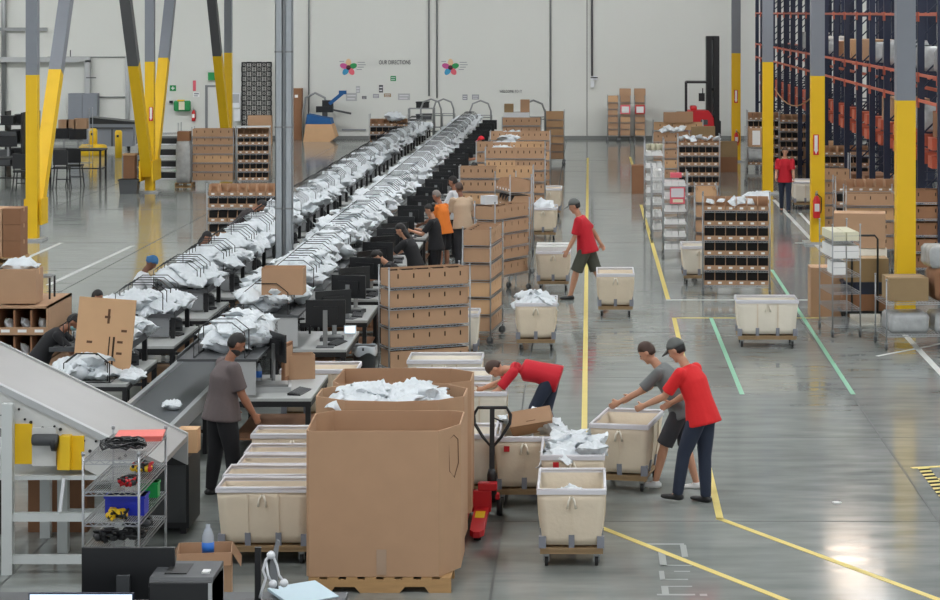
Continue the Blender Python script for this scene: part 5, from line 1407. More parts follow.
# electrical cabinet, pipes
t=thing('electrical_cabinet','grey electrical cabinet with a conduit on the back-left wall','cabinet',(X(85),WY-.5,0))
part(MB().bx(X(71)-X(85),0,Z(126),X(99.5)-X(85),.48,Z(93)).bx(X(86)-X(85),0,.0,X(99.5)-X(85),.48,Z(126)),'cabinet_body','steel_grey',t); part(MB().bx(-.005,-.01,Z(125),.005,0,Z(94)),'door_seam','dark_grey',t)
t=thing('wall_pipe','grey wide duct pipe running along the back-left wall and down','pipe',(0,WY-.35,0))
part(MB().bx(X(-5),0,Z(62),X(91.5),.3,Z(57)).bx(X(86.5),0,Z(93),X(91.5),.3,Z(60)),'duct','light_grey',t)
part(MB().bx(X(88),-.02,Z(78),X(98),.02,Z(77)),'bracket','dark_grey',t)
for i,(px,py0,py1,r,nm,m) in enumerate(((4.5,-70,118,.11,'thick grey vertical pipe at the far left edge of the wall','zinc'),(70.5,50,62,.02,'short thin rod above the duct','dark_grey'),(128,56,138,.09,'grey vertical pipe beside the dumpster','light_grey'),(437,-140,98,.035,'dark vertical conduit left of the second flower decal','zinc'),(429,-140,96,.035,'dark vertical conduit, left one of a pair near the far left row end','zinc'),(550.5,-140,120,.04,'dark vertical pipe on the wall behind the far kraft racks','zinc'))):
    single(MB().tube((0,0,max(Z(py1),.0)),(0,0,min(Z(py0),CZ-.01)),r,8),'wall_pipe',m,nm,'pipe',(X(px),WY-r-.005,0))
single(MB().tube((0,0,Z(140) if False else .14),(0,0,CZ-.01),.03,8),'wall_pipe','zinc','grey vertical pipe behind the tall brown carton','pipe',(X(309),WY-.06,0))
t=thing('wall_conduit','thin dark conduit dropping to a switch box on the wall','conduit',(X(592),WY-.06,0))
part(MB().tube((0,0,Z(76)),(0,0,CZ-.01),.045,8),'conduit_pipe','steel_dark',t); part(MB().bx(-.06,-.06,Z(80),.22,.05,Z(76.5)).bx(-.06,-.05,Z(87.5),.1,.05,Z(80.5)),'switch_box','white_plastic',t); part(MB().bx(-.06,-.08,Z(78),.24,-.06,Z(77)),'lever','black_plastic',t)
single(MB().bx(X(-5),0,Z(30.8),X(48),.12,Z(27.5)),'wall_pipe','zinc','horizontal grey pipe high on the far left wall','pipe',(0,WY-.2,0))
single(MB().tube((X(98),0,0),(X(128),0,0),.03,6),'wall_pipe','zinc','thin horizontal pipe right of the electrical cabinet','pipe',(0,WY-.06,Z(97)))
single(MB().tube((X(48),0,0),(X(128),0,0),.025,6),'wall_pipe','zinc','thin horizontal pipe above the electrical cabinet','pipe',(0,WY-.06,Z(57)))
# bollards
for px,Y,r,h,nm in ((93,81.3,.16,1.0,'yellow bollard with broad round base by the dumpster'),(118.5,80,.13,1.0,'slim yellow bollard in front of the dumpster')):
    t=thing('bollard',nm,'bollard',(ax(px,Y),Y,0))
    part(MB().lathe([(r,0),(r,h*.93),(r*.7,h)],n=16),'post','yellow_plastic',t)
    if r>.15: part(MB().lathe([(.5,0),(.52,.1),(.5,.36),(.42,.4),(.2,.42)],n=20),'round_base','yellow_plastic',t)
    part(MB().bx(-.04,-r-.01,h*.75,.04,-r+.02,h*.84),'plate','black_plastic',t)
# dumpster
Y=84
t=thing('dumpster','grey dumpster with dark lid at the back-left wall','dumpster',(ax(115,Y),Y,0))
part(MB().prism([(-.75,.2),(.75,.2),(.85,1.05),(-.85,1.05)],-.5,.5,T=Matrix(((1,0,0,0),(0,0,1,0),(0,1,0,0),(0,0,0,1)))),'hopper','steel_grey',t)
part(MB().prism([(-.86,1.05),(.86,1.05),(.86,1.12),(-.86,1.3)],-.52,.52,T=Matrix(((1,0,0,0),(0,0,1,0),(0,1,0,0),(0,0,0,1)))),'lid','black_plastic',t)
part(MB().bx(-.8,-.53,.85,.8,-.5,.93).bx(-.03,-.53,.2,.03,-.5,.85),'rib','dark_grey',t)
for x in (-.6,.6): part(MB().lathe([(.03,-.04),(.1,-.04),(.1,.04),(.03,.04)],(x,-.35,.1),12,axis='x').bx(x-.05,-.42,.12,x+.05,-.28,.2),'caster','rubber',t)
# door
d=struct(MB().bx(X(208),-.05,0,X(228),0,Z(87)),'door_1','wall_paint','white door in the back-left wall',(0,WY,0))
o=MB().bx(X(205.5),-.08,0,X(208),0,Z(85)).bx(X(228),-.08,0,X(230.5),0,Z(85)).bx(X(208),-.08,Z(87),X(228),0,Z(85)).build('door_frame','mid_grey',d); adopt(o)
o=MB().bx(X(225.5),-.12,.98,X(227),-.05,1.03).build('door_handle','zinc',d); adopt(o)
# exit sign, evacuation sign, eyewash
t=thing('exit_sign','round-edged green lit exit sign above the white door','sign',(X(212.5),WY-.16,Z(80)))
part(MB().bx(-.16,0,0,.18,.14,.32),'sign_box','green_sign',t)
t=thing('safety_sign','square green safety sign on the back-left wall','sign',(X(173),WY-.02,Z(91)))
part(MB().bx(-.13,-.01,0,.13,.01,.24),'plate','green_sign',t); part(MB().bx(-.02,-.013,.05,.02,-.01,.19).bx(-.07,-.013,.1,.07,-.01,.14),'cross','paper',t)
t=thing('wall_sign','tall faded red sign above a notice, left of the white door','sign',(X(194.5),WY-.02,Z(91)))
part(MB().bx(-.06,-.01,0,.06,.01,.44),'plate','coral',t); 
single(MB().bx(-.13,-.01,0,.13,.01,.2).bx(-.1,-.012,.11,.1,-.01,.17,1).bx(-.1,-.012,.03,.06,-.01,.07,1),'wall_notice',['paper','print_soft'],'small notice below the faded red sign beside the white door','notice',(X(196.5),WY-.02,Z(97)))
t=thing('eyewash_station','green eyewash station with yellow label hanging on the back wall','eyewash station',(X(183),WY-.3,Z(111)))
part(MB().bx(-.34,0,0,.34,.28,.44),'tank','green_sign',t,bevel=.06); part(MB().bx(-.12,-.02,.06,.12,0,.4),'label_plate','cream_box',t); part(MB().bx(-.18,-.02,.42,.1,.2,.48),'lid','yellow_plastic',t)
single(MB().bx(-.07,-.06,0,.07,.06,.1),'wall_box','black_plastic','small black box left of the green eyewash station','switch box',(X(171.5),WY-.07,Z(103)))
single(MB().bx(-.2,-.03,0,.2,.03,.62).bx(-.14,-.035,.2,.14,-.03,.56,1),'wall_panel',['white_plastic','light_grey'],'white wall panel between the yellow brace and black lattice','panel',(X(236),WY-.04,Z(107.5)))
single(MB().bx(-.13,-.1,0,.13,.1,.5),'towel_dispenser','white_plastic','white dispenser below the wall panel by the lattice','dispenser',(X(238),WY-.12,Z(121)))
# lattice panel
t=thing('lattice_screen','black patterned lattice panel leaning on the back wall','screen',(X(257),WY-.12,.0))
w=X(272)-X(242); h=Z(62)
part(MB().bx(-w/2,.02,0,w/2,.04,h),'back_sheet','lattice_back',t)
mb=MB()
for x0,x1,z0,z1 in ((-w/2,w/2,0,.04),(-w/2,w/2,h-.05,h),(-w/2,-w/2+.05,0,h),(w/2-.05,w/2,0,h)): mb.bx(x0,-.02,z0,x1,.02,z1)
nx,nz=6,16
for i in range(nx):
    for j in range(nz):
        x0=-w/2+w*i/nx; x1=x0+w/nx; z0=h*j/nz; z1=z0+h/nz; cxx=(x0+x1)/2; czz=(z0+z1)/2
        p=[(x0,czz),(cxx,z1),(x1,czz),(cxx,z0)] if (i+j)%2 else [(x0,z0),(x1,z0),(x1,z1),(x0,z1)]
        for a,b in zip(p,p[1:]+p[:1]): mb.bar((a[0],0,a[1]),(b[0],0,b[1]),.024,.03,up=(0,1,0))
        mb.bx(cxx-.022,-.015,czz-.022,cxx+.022,.015,czz+.022); mb.bar((cxx,0,z0),(cxx,0,z1),.02,.02,up=(0,1,0))
part(mb,'lattice','black_metal',t)
carton('flat brown carton standing before the lattice panel, larger one',(ax(259,88),88.3,0),.95,.3,1.15,0,'kraft')
tall=carton('tall brown carton upright against the back wall beside the post',(X(297.5),WY-.4,0),.5,.45,2.13,0,'kraft_dark')
part(MB().bx(-.03,-.23,1.75,.1,-.226,1.87),'label_sticker','paper',tall)
# kraft bulk box with blue cloth + crane arm gadget
t=thing('brown_bulk_box','slumped brown bulk box by the back wall, blue cover beside it','bulk box',(X(325),WY-1.5,0))
part(MB().prism([(-.66,0),(.42,0),(.68,.2),(.55,.62),(.5,.72),(-.55,.72)],-.5,.5,T=Matrix(((1,0,0,0),(0,0,1,0),(0,1,0,0),(0,0,0,1)))),'box_body','kraft_light',t)
part(MB().prism([(-.56,.72),(.5,.72),(.44,.95),(.1,1.0),(-.5,1.12)],-.5,.5,T=Matrix(((1,0,0,0),(0,0,1,0),(0,1,0,0),(0,0,0,1)))),'cover','blue_fabric',t,label='blue cover')
t=thing('lift_machine','blue and black lifting machine with arm behind the slumped bulk box','machine',(X(327),WY-.75,0))
part(MB().path([(-.9,0,0),(-.9,0,1.2),(-.8,0,1.75),(-.4,0,1.95),(.0,0,1.75),(.1,0,1.3)],.05,8),'hoop_frame','zinc',t)
part(MB().bx(-.35,-.15,1.15,.35,.15,1.4).bx(-.1,-.12,1.35,.35,.12,1.65),'motor','black_plastic',t); part(MB().bar((.2,-.1,1.5),(.75,-.1,1.95),.14).bx(.6,-.2,1.9,.9,0,2.05),'boom','blue_fabric',t); part(MB().bar((.1,-.1,1.3),(1.1,-.1,1.1),.08),'lever_arm','dark_grey',t); part(MB().bx(-.1,-.1,0,.1,.1,1.15),'mast','dark_grey',t)
single(MB().bx(X(342),-.06,Z(130.5),X(366),0,Z(129)),'wall_rail','print_soft','low grey rail on the wall right of the slumped box','rail',(0,WY-.005,0))
# decals and lettering on the wall
def flower(px,nm):
    t=thing('flower_decal',nm,'decal',(X(px),WY-.012,Z(67.5)))
    for k,(mm,a) in enumerate((('peach',90),('green_sign',18),('coral',-54),('cyan',-126),('magenta',162))):
        a=radians(a); mb=MB(); c=(.2*cos(a),.2*sin(a)); vs=[]; n=12
        for j in range(n):
            q=2*pi*j/n; u=.17*cos(q); v=.115*sin(q); vs.append((c[0]+u*cos(a)-v*sin(a),c[1]+u*sin(a)+v*cos(a)))
        part(mb.prism([(x,z) for x,z in vs],-.004-.001*k,.008,T=Matrix(((1,0,0,0),(0,0,1,0),(0,1,0,0),(0,0,0,1)))),'petal',mm,t)
    part(MB().lathe([(.1,-.012),(.1,.008)],n=14,axis='y'),'flower_centre','maroon',t)
    for k,(x,z,w) in enumerate(((.42,.2,.3),(.42,.1,.34),(.42,.0,.26),(.38,-.1,.22),(-.34,.24,.2))): part(MB().bx(x-.04,-.004,z,x+w-.04,.008,z+.03),'caption_line','print_soft',t)
flower(348.5,'five-petal colour flower decal on the wall, left of the lettering')
flower(450.5,'five-petal colour flower decal on the wall, right of the lettering')
def lettering(txt,px0,px1,py0,py1,mm,label):
    cu=bpy.data.curves.new('wall_lettering','FONT'); cu.body=txt; cu.size=1; cu.extrude=.01; cu.align_x='LEFT'
    ob=bpy.data.objects.new('wall_lettering',cu); C.objects.link(ob); bpy.context.view_layer.update()
    dg=bpy.context.evaluated_depsgraph_get(); me=bpy.data.meshes.new_from_object(ob.evaluated_get(dg)); bpy.data.objects.remove(ob)
    me.materials.clear(); me.materials.append(M[mm]); xs=[v.co.x for v in me.vertices]; ys=[v.co.y for v in me.vertices]
    sx=(X(px1)-X(px0))/(max(xs)-min(xs)); sy=(Z(py0)-Z(py1))/(max(ys)-min(ys))
    for v in me.vertices: v.co=((v.co.x-min(xs))*sx,-v.co.z,(v.co.y-min(ys))*sy)
    o=bpy.data.objects.new('wall_lettering',me); C.objects.link(o); o.location=(X(px0),WY-.012,Z(py1)); return tag(o,label,'lettering')
lettering('OUR DIRECTIONS',379,410.5,60.2,64.3,'print_dark','grey capital lettering between the two flower decals on the wall')
lettering('WELCOME TO IT',499.5,522,90,92.6,'print_dark','small dark lettering on the wall above the packing stand')
for k,(x0,y0,x1,y1,mm,nm) in enumerate(((390.5,76,396,81,'green_sign','green-grey notice below the wall lettering'),(379,85,383,92.5,'dark_grey','dark poster left of the notice board sheets'),(373,94,379,98,'print_soft','faded sheet below the dark poster'),(384,93.5,391,97,'kraft_olive','tan sheet right of the faded sheet'),(398,93.5,410,100,'light_grey','wide pale sheet on the wall by the far left row'),(362,96,366.5,99,'print_dark','small dark sheet right of the lifting machine'),(346,93,357,101,'light_grey','pale chart on the wall above the slumped box'),(356,86,360,93,'light_grey','narrow pale sheet above the small dark sheet'),(462.5,94.5,467.5,100,'print_soft','grey sheet right of the arched carts, left of two'),(472,94.5,479,99.5,'print_soft','grey sheet right of the arched carts, right of two'))):
    single(MB().bx(X(x0)-X(x0),-.01,0,X(x1)-X(x0),0,Z(y0)-Z(y1)).bx((X(x1)-X(x0))*.12,-.012,(Z(y0)-Z(y1))*.2,(X(x1)-X(x0))*.8,-.01,(Z(y0)-Z(y1))*.36,1).bx((X(x1)-X(x0))*.12,-.012,(Z(y0)-Z(y1))*.6,(X(x1)-X(x0))*.88,-.01,(Z(y0)-Z(y1))*.75,1),'wall_notice',[mm,'rim_vinyl'],nm,'notice',(X(x0),WY-.003,Z(y1)))
# ================================================================ near left: inclined conveyor and bench
sl=.487
def zc(x): return 1.15+(-4.32-x)*sl
t=thing('inclined_conveyor','pale grey inclined chute conveyor on a white frame sloping down from the left edge','conveyor',(0,0,0))
def slab(x0,x1,y0,y1,d0,d1):
    return MB().add([(x0,y0,zc(x0)+d0),(x1,y0,zc(x1)+d0),(x1,y1,zc(x1)+d0),(x0,y1,zc(x0)+d0),(x0,y0,zc(x0)+d1),(x1,y0,zc(x1)+d1),(x1,y1,zc(x1)+d1),(x0,y1,zc(x0)+d1)],[(3,2,1,0),(4,5,6,7),(0,1,5,4),(1,2,6,5),(2,3,7,6),(3,0,4,7)])
part(slab(-7.2,-4.05,20.9,22.25,-.05,0),'chute_bed','chute_grey',t,label='smooth grey sliding bed')
part(slab(-7.2,-4.25,20.84,20.9,-.4,-.02),'side_plate','panel_white',t,label='speckled white side plate')
part(slab(-7.2,-4.25,20.82,20.9,-.05,.015),'side_lip','light_grey',t)
part(slab(-7.2,-4.05,22.25,22.29,-.3,.02),'back_plate','light_grey',t)
bo=MB(); rb=random.Random(2)
for k in range(46):
    x=-6.9+k*.056; d=rb.choice((-.08,-.13,-.2,-.27)); r=rb.choice((.008,.012,.016))
    bo.lathe([(r,-.008),(r,0)],(x,20.835,zc(x)+d),7,axis='y')
part(bo,'bolt_heads','black_metal',t)
for k,(x,y) in enumerate(((-5.47,20.75),(-5.25+.1,21.6),(-5.47,22.2),(-4.62,21.6))):
    part(MB().bx(-.05,-.05,0,.05,.05,zc(x)-.1),'leg','frame_white',t,(x,y,0))
for q in ((-5.42,20.72,.5,-4.36,20.78,.58),(-5.42,20.72,.1,-4.36,20.78,.18),(-5.1,21.57,.35,-4.67,21.63,.42),(-5.1,21.57,.85,-4.67,21.63,.9)): part(MB().bx(*q),'cross_rail','frame_white',t)
part(MB().bx(-4.36,20.72,0,-4.28,20.78,.9),'leg','frame_white',t)
for (px0,px1,y0,y1,yy,nm) in ((14,32,424,464,20.82,'yellow triangular guard plate'),(57,84,436,470,20.82,'yellow motor guard box')):
    part(MB().bx(ax(px0,yy),yy,az(y1,yy),ax(px1,yy),yy+.2,az(y0,yy)),'yellow_guard','safety_yellow',t,label=nm)
part(MB().bx(ax(60,20.75),20.74,az(470,20.75),ax(70,20.75),20.84,az(436,20.75)),'guard_face','yellow_plastic',t)
part(MB().bx(ax(32,20.8),20.8,az(466,20.8),ax(56,20.8),21.0,az(428,20.8)),'gear_housing','panel_white',t)
part(MB().lathe([(.05,-.12),(.055,-.1),(.055,.1),(.05,.12)],(ax(45,20.75),20.76,az(440,20.75)),14,axis='x'),'drive_motor','dark_grey',t); part(MB().lathe([(.04,-.03),(.07,-.02),(.07,.02),(.04,.03)],(ax(54,20.75),20.76,az(444,20.75)),14,axis='x'),'pulley','black_plastic',t)
part(MB().bx(-6.2,20.8,az(480,20.8),-4.45,22.2,az(476,20.8)),'under_shelf','frame_white',t)
part(MB().bar((ax(64,20.7),20.7,az(478,20.7)),(ax(60,20.7),20.7,az(512,20.7)),.03,.02),'hanging_strip','white_plastic',t)
carton('large brown carton standing beneath the inclined conveyor',(ax(62,22.6),22.58,0),.6,.34,.92,0,'kraft_dark')
carton('kraft box at the lower end of the inclined conveyor',(-4.1,22.62,.785),.2,.2,.24,0,'kraft_light')
t=thing('black_worktable','black-framed table with grey top under the inclined conveyor at the left edge','table',(-6.25,22.6,0))
part(MB().bx(-.5,-.3,.82,.35,.4,.86),'table_top','light_grey',t)
for x in (-.45,.3): part(MB().bx(x-.04,-.27,0,x+.04,-.19,.82),'leg','black_metal',t)
part(MB().bx(-.45,-.25,.4,.3,-.2,.46),'stretcher','black_metal',t)
# chrome shelf cart with gear
Y=18.9; a=radians(0)
zs=[.25,.70,.92,1.18,1.45]
fx=(ax(83,Y)+ax(139,Y))/2
t=place('gearcart',lambda:wire_rack(.48,1.2,zs,1.5,pitch=.02),(fx,Y+.6,0),0,'chrome wire shelf cart holding cables and gear in front of the inclined conveyor','shelf cart')
single(MB().bx(-.2,-.15,0,.2,.15,.035).bx(-.21,-.16,.035,.21,.16,.05),'storage_tray','red_soft','flat salmon-red tray on top of the chrome gear cart','tray',(fx+.06,Y+.95,1.452),.1)
mb=MB(); rc=random.Random(5); pts=[]
for k in range(160):
    q=k*.42; pts.append((.17*cos(q)*(1+.2*sin(q*.37)),.13*sin(q)*(1+.2*cos(q*.23)),.02+.05*abs(sin(k*.7))+.0002*k))
single(mb.path(pts,.008,5),'cable_coil','black_plastic','black tangled cable coil on top of the chrome gear cart','cable coil',(fx+.02,Y+.4,1.452))
def clutter(nm,cols,loc,label,seed,s=1.0):
    r=random.Random(seed); mb=MB()
    for k in range(12):
        p=[(r.uniform(-.09,.09)*s,r.uniform(-.09,.09)*s,r.uniform(.01,.07)*s) for _ in range(4)]; mb.path(p,.014*s,6,r.randrange(len(cols)))
        mb.ell((r.uniform(-.08,.08)*s,r.uniform(-.08,.08)*s,.03*s),(.03*s,.025*s,.028*s),8,6,r.randrange(len(cols)))
    return single(mb,nm,cols,label,'tools',loc)
clutter('tool_pile',['red','black_plastic'],(fx+.1,Y+.25,1.183),'small red and black tool pile on the second shelf of the gear cart',1)
clutter('tool_pile',['yellow_plastic','black_plastic','red'],(fx+.1,Y+.85,1.183),'yellow and black tool pile deeper on the second shelf of the gear cart',2)
single(MB().bx(-.17,-.1,0,.17,.1,.17).bx(-.18,-.11,.15,.18,.11,.17).bx(-.15,-.102,.03,.15,-.1,.1),'blue_bin','blue_bin','bright blue plastic bin on the third shelf of the gear cart','bin',(fx+.07,Y+.32,.922))
single(MB().bx(-.08,-.06,0,.08,.06,.14).bx(-.085,-.065,.12,.085,.065,.14),'green_bin','green_bin','small green bin at the back of the gear cart','bin',(fx+.14,Y+.98,.922))
clutter('tool_pile',['yellow_plastic','black_plastic'],(fx+.03,Y+.12,.922),'black and yellow tool heap in front of the blue bin',4)
clutter('glove_pile',['black_plastic'],(fx-.1,Y+.25,.702),'black glove pile at the left of the lowest visible gear shelf',5,1.2)
clutter('glove_pile',['black_plastic'],(fx+.12,Y+.3,.702),'black cable heap at the right of the lowest visible gear shelf',6,1.3)
clutter('glove_pile',['black_plastic','dark_grey'],(fx+.08,Y+.75,.702),'black gear heap deep on the lowest visible gear shelf',7,1.3)
# desk below the frame with monitors, printer
Y=16.2
t=thing('standing_desk','dark standing desk at the lower left edge carrying monitors and a printer','desk',(ax(140,Y),Y,0))
part(MB().bx(-1.3,-.75,.91,1.5,.3,.95),'desk_top','dark_grey',t)
for x in (-1.2,1.4): part(MB().bx(x-.04,-.6,0,x+.04,.2,.05).bx(x-.04,-.25,.05,x+.04,-.15,.91),'leg','black_metal',t)
t=thing('computer_monitor','large black monitor seen from behind in the lower left corner','monitor',(ax(128.5,16.0),16.0,.95))
w=ax(175,16)-ax(82,16); zt=az(547,16)-.95
part(MB().bx(-w/2,-.02,.08,w/2,.02,zt),'display_housing','black_plastic',t,bevel=.006); part(MB().bx(ax(118,16)-ax(128.5,16),-.06,0,ax(131,16)-ax(128.5,16),-.021,az(574,16)-.95),'stand_column','dark_grey',t); part(MB().bx(-.15,-.12,0,.15,.1,.015),'stand_foot','black_plastic',t)
t=thing('computer_monitor','monitor with a lit pale screen at the very bottom left','monitor',(ax(81,15.5),15.5,.95))
w=ax(132,15.5)-ax(30,15.5); zt=az(594.5,15.5)-.95
part(MB().bx(-w/2-.01,0,.04,w/2+.01,.03,zt+.008),'display_housing','navy',t); part(MB().bx(-w/2,-.004,.05,w/2,0,zt),'screen','screen_on',t); part(MB().bx(-.12,-.05,0,.12,.15,.02).bx(-.03,.03,0,.03,.06,.15),'stand_foot','black_plastic',t)
t=thing('label_printer','black and grey label printer at the bottom edge right of the monitor','printer',(ax(184,15.8),15.9,.95)); zt=az(573,15.8)-.95; w=ax(216,15.8)-ax(153,15.8)
part(MB().bx(-w/2,-.25,0,w/2,.25,zt-.03),'printer_body','black_plastic',t,bevel=.01); part(MB().prism([(-.25,zt-.06),(.25,zt-.03),(.25,zt+.0),(-.2,zt-.005)],-w/2,w/2,T=Matrix(((0,0,1,0),(1,0,0,0),(0,1,0,0),(0,0,0,1)))),'printer_cover','dark_grey',t)
part(MB().bx(-w*.3,-.12,zt-.012,w*.05,.16,zt+.004),'media_slot','rubber',t); part(MB().bx(w*.28,-.1,zt-.01,w*.4,-.02,zt+.008),'white_button','paper',t); part(MB().bx(w*.44,-.252,.0,w*.5,.252,zt-.035),'side_strip','light_grey',t)
# earphones on a black stand and blue-grey sheet
t=thing('headset','white headset with coiled cord hanging on a black post at the bottom edge','headset',(ax(258,16.2),16.2,.95))
part(MB().bx(-.022,-.015,0,.022,.015,az(547,16.2)-.95).bx(-.1,-.08,0,.1,.08,.012),'post','black_metal',t)
q=lambda px,py: (ax(px,16.15)-ax(258,16.2),-.05,az(py,16.15)-.95)
part(MB().path([q(271,554),q(266,560),q(263,570),q(266,578),q(262,590),q(260,598)],.011,7).path([q(272,554),q(277,565),q(279,575),q(284,582)],.009,7).path([q(266,560),q(268,575),q(272,583)],.009,7),'cord','white_plastic',t)
for px,py in ((271,555),(273,584),(284,583)): part(MB().ell(q(px,py),(.032,.03,.032),12,8),'ear_bud','white_plastic',t)
part(MB().prism([(q(270,562)[0],q(270,562)[2]),(q(276,540)[0],q(276,540)[2]),(q(279,542)[0],q(279,542)[2]),(q(276,566)[0],q(276,566)[2]),(q(278,590)[0],q(278,590)[2]),(q(268,588)[0],q(268,588)[2])],.0,.02,T=Matrix(((1,0,0,0),(0,0,1,-.03),(0,1,0,0),(0,0,0,1)))),'hanger','mid_grey',t)
t=single(MB().bx(-.2,-.19,0,.2,.19,.02),'plastic_tray','paper_blue','pale blue-grey sheet angled at the bottom edge below the gaylord','tray',(ax(303,16.4),16.4,.97+.02),radians(35))
t.rotation_euler=(radians(6),0,radians(35)); t.location.z=az(592,16.4)-.02
single(MB().bx(-.05,-.3,0,.75,.35,.95),'pedestal','dark_grey','dark pedestal carrying the headset stand at the bottom edge','pedestal',(ax(262,16.3)+.02,16.35,0)) if False else None
# open kraft box with bottle
Yb=18.9; bx_=ax(205,Yb)
single(carton_mb(.46,.4,.7,.16,False,True),'cardboard_carton',['kraft','kraft_light','text_brown'],'open kraft box with flaps holding a water bottle, bottom left','cardboard box',(bx_,Yb,0),radians(8))
single(MB().lathe([(.05,0),(.052,.02),(.052,.22),(.03,.28),(.02,.29),(.02,.32)],n=16).lathe([(.0535,.08),(.0535,.17)],n=16,m=1),'water_bottle',['clear_plastic','bottle_blue'],'clear water bottle with blue label standing in the open kraft box','bottle',(ax(208,18.9),18.9,.58),0)
single(MB().bx(-.17,-.17,0,.17,.17,.57),'cardboard_carton','kraft_dark','inner brown carton supporting the bottle inside the open kraft box','cardboard box',(bx_,Yb,.008),radians(8))
# ================================================================ people
def at(px,Y,z=0): return (ax(px,Y),Y,z)
person('man in a charcoal T-shirt and black trousers standing beside the belt conveyor',at(222,24.1),radians(-62),1.77,lean=4,hunch=10,head=(14,0),legL=(-4,4),legR=(10,6),armL=(8,6,16),armR=(16,6,14),skin='skin_b',shirt='shirt_charcoal',pants='pants_black',build=1.24,beard=True,fine=.012)
person('person in a bright red T-shirt leaning toward the askew canvas cart',at(702,23.7),radians(62),1.8,lean=14,hunch=14,head=(6,0),legL=(22,12),legR=(2,4),armL=(34,8,30),armR=(20,10,40),skin='skin_a',shirt='shirt_scarlet',pants='denim',hair='hair_black',cap='grey',build=1.06,fine=.012)
person('person in a grey T-shirt and dark shorts bending over the askew canvas cart',at(682,24.4),radians(78),1.74,lean=24,hunch=14,head=(0,0),legL=(24,10),legR=(-4,12),armL=(44,10,18),armR=(36,12,25),skin='skin_a',shirt='shirt_grey',pants='shorts_dark',shorts=True,shoes='shoe_white',hair='hair_brown',fine=.012)
person('person in red bent low into the side-on cart behind the pallet jack',at(552,26.6),radians(85),1.7,lean=72,hunch=18,head=(-8,0),legL=(30,35),legR=(10,25),armL=(40,12,20),armR=(48,12,20),skin='skin_a',shirt='shirt_red',pants='denim',hair='hair_brown',fine=.013)
person('man in a red T-shirt, cap and olive shorts walking up to the parcel cart',at(587,40.6),radians(80),1.9,lean=10,hunch=10,head=(4,0),legL=(22,8),legR=(-18,14),armL=(12,5,16),armR=(-38,22,8),skin='skin_a',shirt='shirt_red',pants='shorts_olive',shorts=True,hair='hair_black',cap='grey',build=1.1)
person('person in a red T-shirt and jeans walking on the white line by the racking',at(785,58.2),radians(175),1.72,lean=2,head=(10,0),legL=(14,4),legR=(-12,16),armL=(16,6,30),armR=(10,8,40),skin='skin_a',shirt='shirt_red',pants='denim',hair='hair_brown')
person('person in black with tied hair facing the monitors, holding a bag',at(436,41.8),radians(80),1.64,lean=4,hunch=6,head=(14,0),legL=(2,4),legR=(0,4),armL=(35,8,70),armR=(40,8,60),skin='skin_a',shirt='shirt_black',pants='pants_black',hair='hair_black',bun=True)
person('person in an orange shirt and dark shorts beside the right sorting row',at(444,44.6),radians(60),1.68,lean=8,hunch=6,head=(16,0),legL=(4,4),legR=(0,2),armL=(25,8,40),armR=(15,10,25),skin='skin_b',shirt='shirt_orange',pants='pants_black',shorts=True,hair='hair_grey',build=1.06)
person('person in a beige shirt standing right of the orange-shirted worker',at(463,45.2),radians(30),1.78,lean=6,hunch=8,head=(12,0),legL=(2,2),legR=(-2,4),armL=(20,8,40),armR=(25,10,30),skin='skin_c',shirt='shirt_beige',pants='shorts_dark',hair='hair_brown',build=1.1)
person('person behind the orange-shirted worker, dark hair and pale top',at(456,47.6),radians(70),1.72,lean=4,head=(10,0),armL=(25,8,50),armR=(25,8,50),skin='skin_b',shirt='shirt_white',pants='pants_black',hair='hair_black')
person('person in black leaning over the bench in front of the orange-shirted worker',at(416,38.2),radians(75),1.66,lean=14,hunch=14,head=(4,0),legL=(10,14),legR=(6,10),armL=(45,10,30),armR=(45,12,30),skin='skin_a',shirt='shirt_black',pants='pants_black',hair='hair_black',long_hair=True)
person('dark-haired person stooping behind the slotted rack by the trash can',at(402,35.4),radians(95),1.6,lean=24,hunch=16,head=(14,0),legL=(10,16),legR=(8,14),armL=(50,10,30),armR=(55,12,25),skin='skin_a',shirt='shirt_black',pants='pants_black',hair='hair_black')
person('person in a red cap at the far end of the right sorting row',at(484,62.5),radians(80),1.74,lean=4,head=(12,0),armL=(30,8,50),armR=(30,8,50),skin='skin_b',shirt='shirt_dark',pants='pants_black',hair='hair_black',cap='red')
person('dark-haired person at the right row between monitors and far kraft racks',at(480,54.0),radians(70),1.6,lean=10,head=(16,0),armL=(30,8,50),armR=(30,8,50),skin='skin_b',shirt='shirt_dark',pants='pants_black',hair='hair_black',long_hair=True)
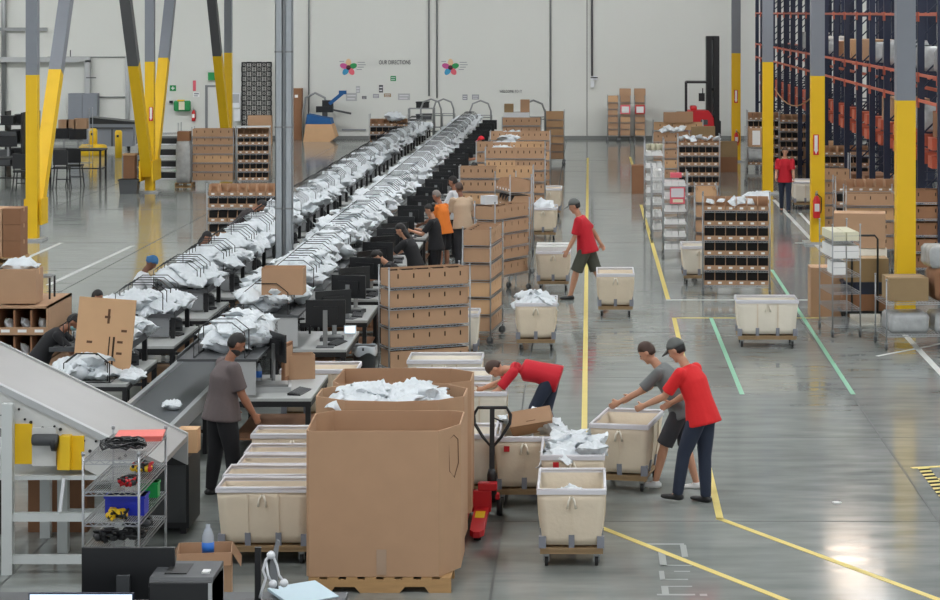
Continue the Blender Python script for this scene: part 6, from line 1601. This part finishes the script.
# left workers face right (towards the row)
person('person in black with face mask bending over the nearest left bench',at(38,28.0),radians(-82),1.62,lean=28,hunch=20,head=(6,0),legL=(16,16),legR=(12,14),armL=(46,8,22),armR=(40,10,22),skin='skin_b',shirt='shirt_black',pants='pants_black',hair='hair_black',mask=True,sleeve='short',fine=.013)
person('person hidden behind the pale kraft panel, only dark hair showing',at(90,30.6),radians(-90),1.42,lean=8,head=(10,0),armL=(25,8,40),armR=(25,8,40),skin='skin_b',shirt='shirt_dark',pants='pants_black',hair='hair_black')
person('person in white with a blue head wrap at the left sorting row',at(136,33.8),radians(-80),1.58,lean=12,hunch=8,head=(22,0),legL=(6,8),legR=(4,6),armL=(35,8,35),armR=(38,8,35),skin='skin_c',shirt='shirt_white',pants='pants_black',hair='hair_black',cap='wrap')
person('person with long black hair stooping at the left sorting row',at(188,38.6),radians(-85),1.52,lean=24,hunch=10,head=(0,0),legL=(10,16),legR=(8,12),armL=(45,8,25),armR=(48,8,20),skin='skin_b',shirt='shirt_black',pants='pants_black',hair='hair_black',long_hair=True)
person('person in dark clothes leaning far over the left row beside the post',at(236,44.6),radians(-80),1.7,lean=34,hunch=18,head=(4,0),legL=(12,18),legR=(10,14),armL=(50,8,18),armR=(52,8,16),skin='skin_b',shirt='shirt_dark',pants='pants_black',hair='hair_black',sleeve='long')
# ================================================================ light and camera
sc=bpy.context.scene
w=bpy.data.worlds.new('World'); sc.world=w; w.use_nodes=True
w.node_tree.nodes['Background'].inputs[0].default_value=(.9,.95,1,1); w.node_tree.nodes['Background'].inputs[1].default_value=.8
M['wall_washer'].node_tree.nodes['Principled BSDF'].inputs['Emission Strength'].default_value=44.0
lm=M['lamp'].node_tree.nodes['Principled BSDF']; lm.inputs['Emission Strength'].default_value=36.0
M['skylight_warm'].node_tree.nodes['Principled BSDF'].inputs['Emission Strength'].default_value=7.0
cam=bpy.data.cameras.new('Camera'); co=bpy.data.objects.new('Camera',cam); C.objects.link(co); sc.camera=co
co.location=(0,0,H); co.rotation_euler=(radians(90),0,0)
cam.sensor_width=36; cam.sensor_fit='HORIZONTAL'; cam.lens=F/940*36
cam.shift_x=(470-VX)/940; cam.shift_y=-(300-VY)/940; cam.clip_end=300
vs=sc.view_settings; sc.display_settings.display_device='sRGB'; vs.view_transform='Standard'; vs.look='None'; vs.gamma=1; vs.use_curve_mapping=False; vs.exposure=0.0
sc.cycles.max_bounces=8; sc.cycles.diffuse_bounces=4; sc.cycles.use_denoising=True; sc.cycles.sample_clamp_indirect=2; sc.cycles.sample_clamp_direct=6
bpy.context.view_layer.update()
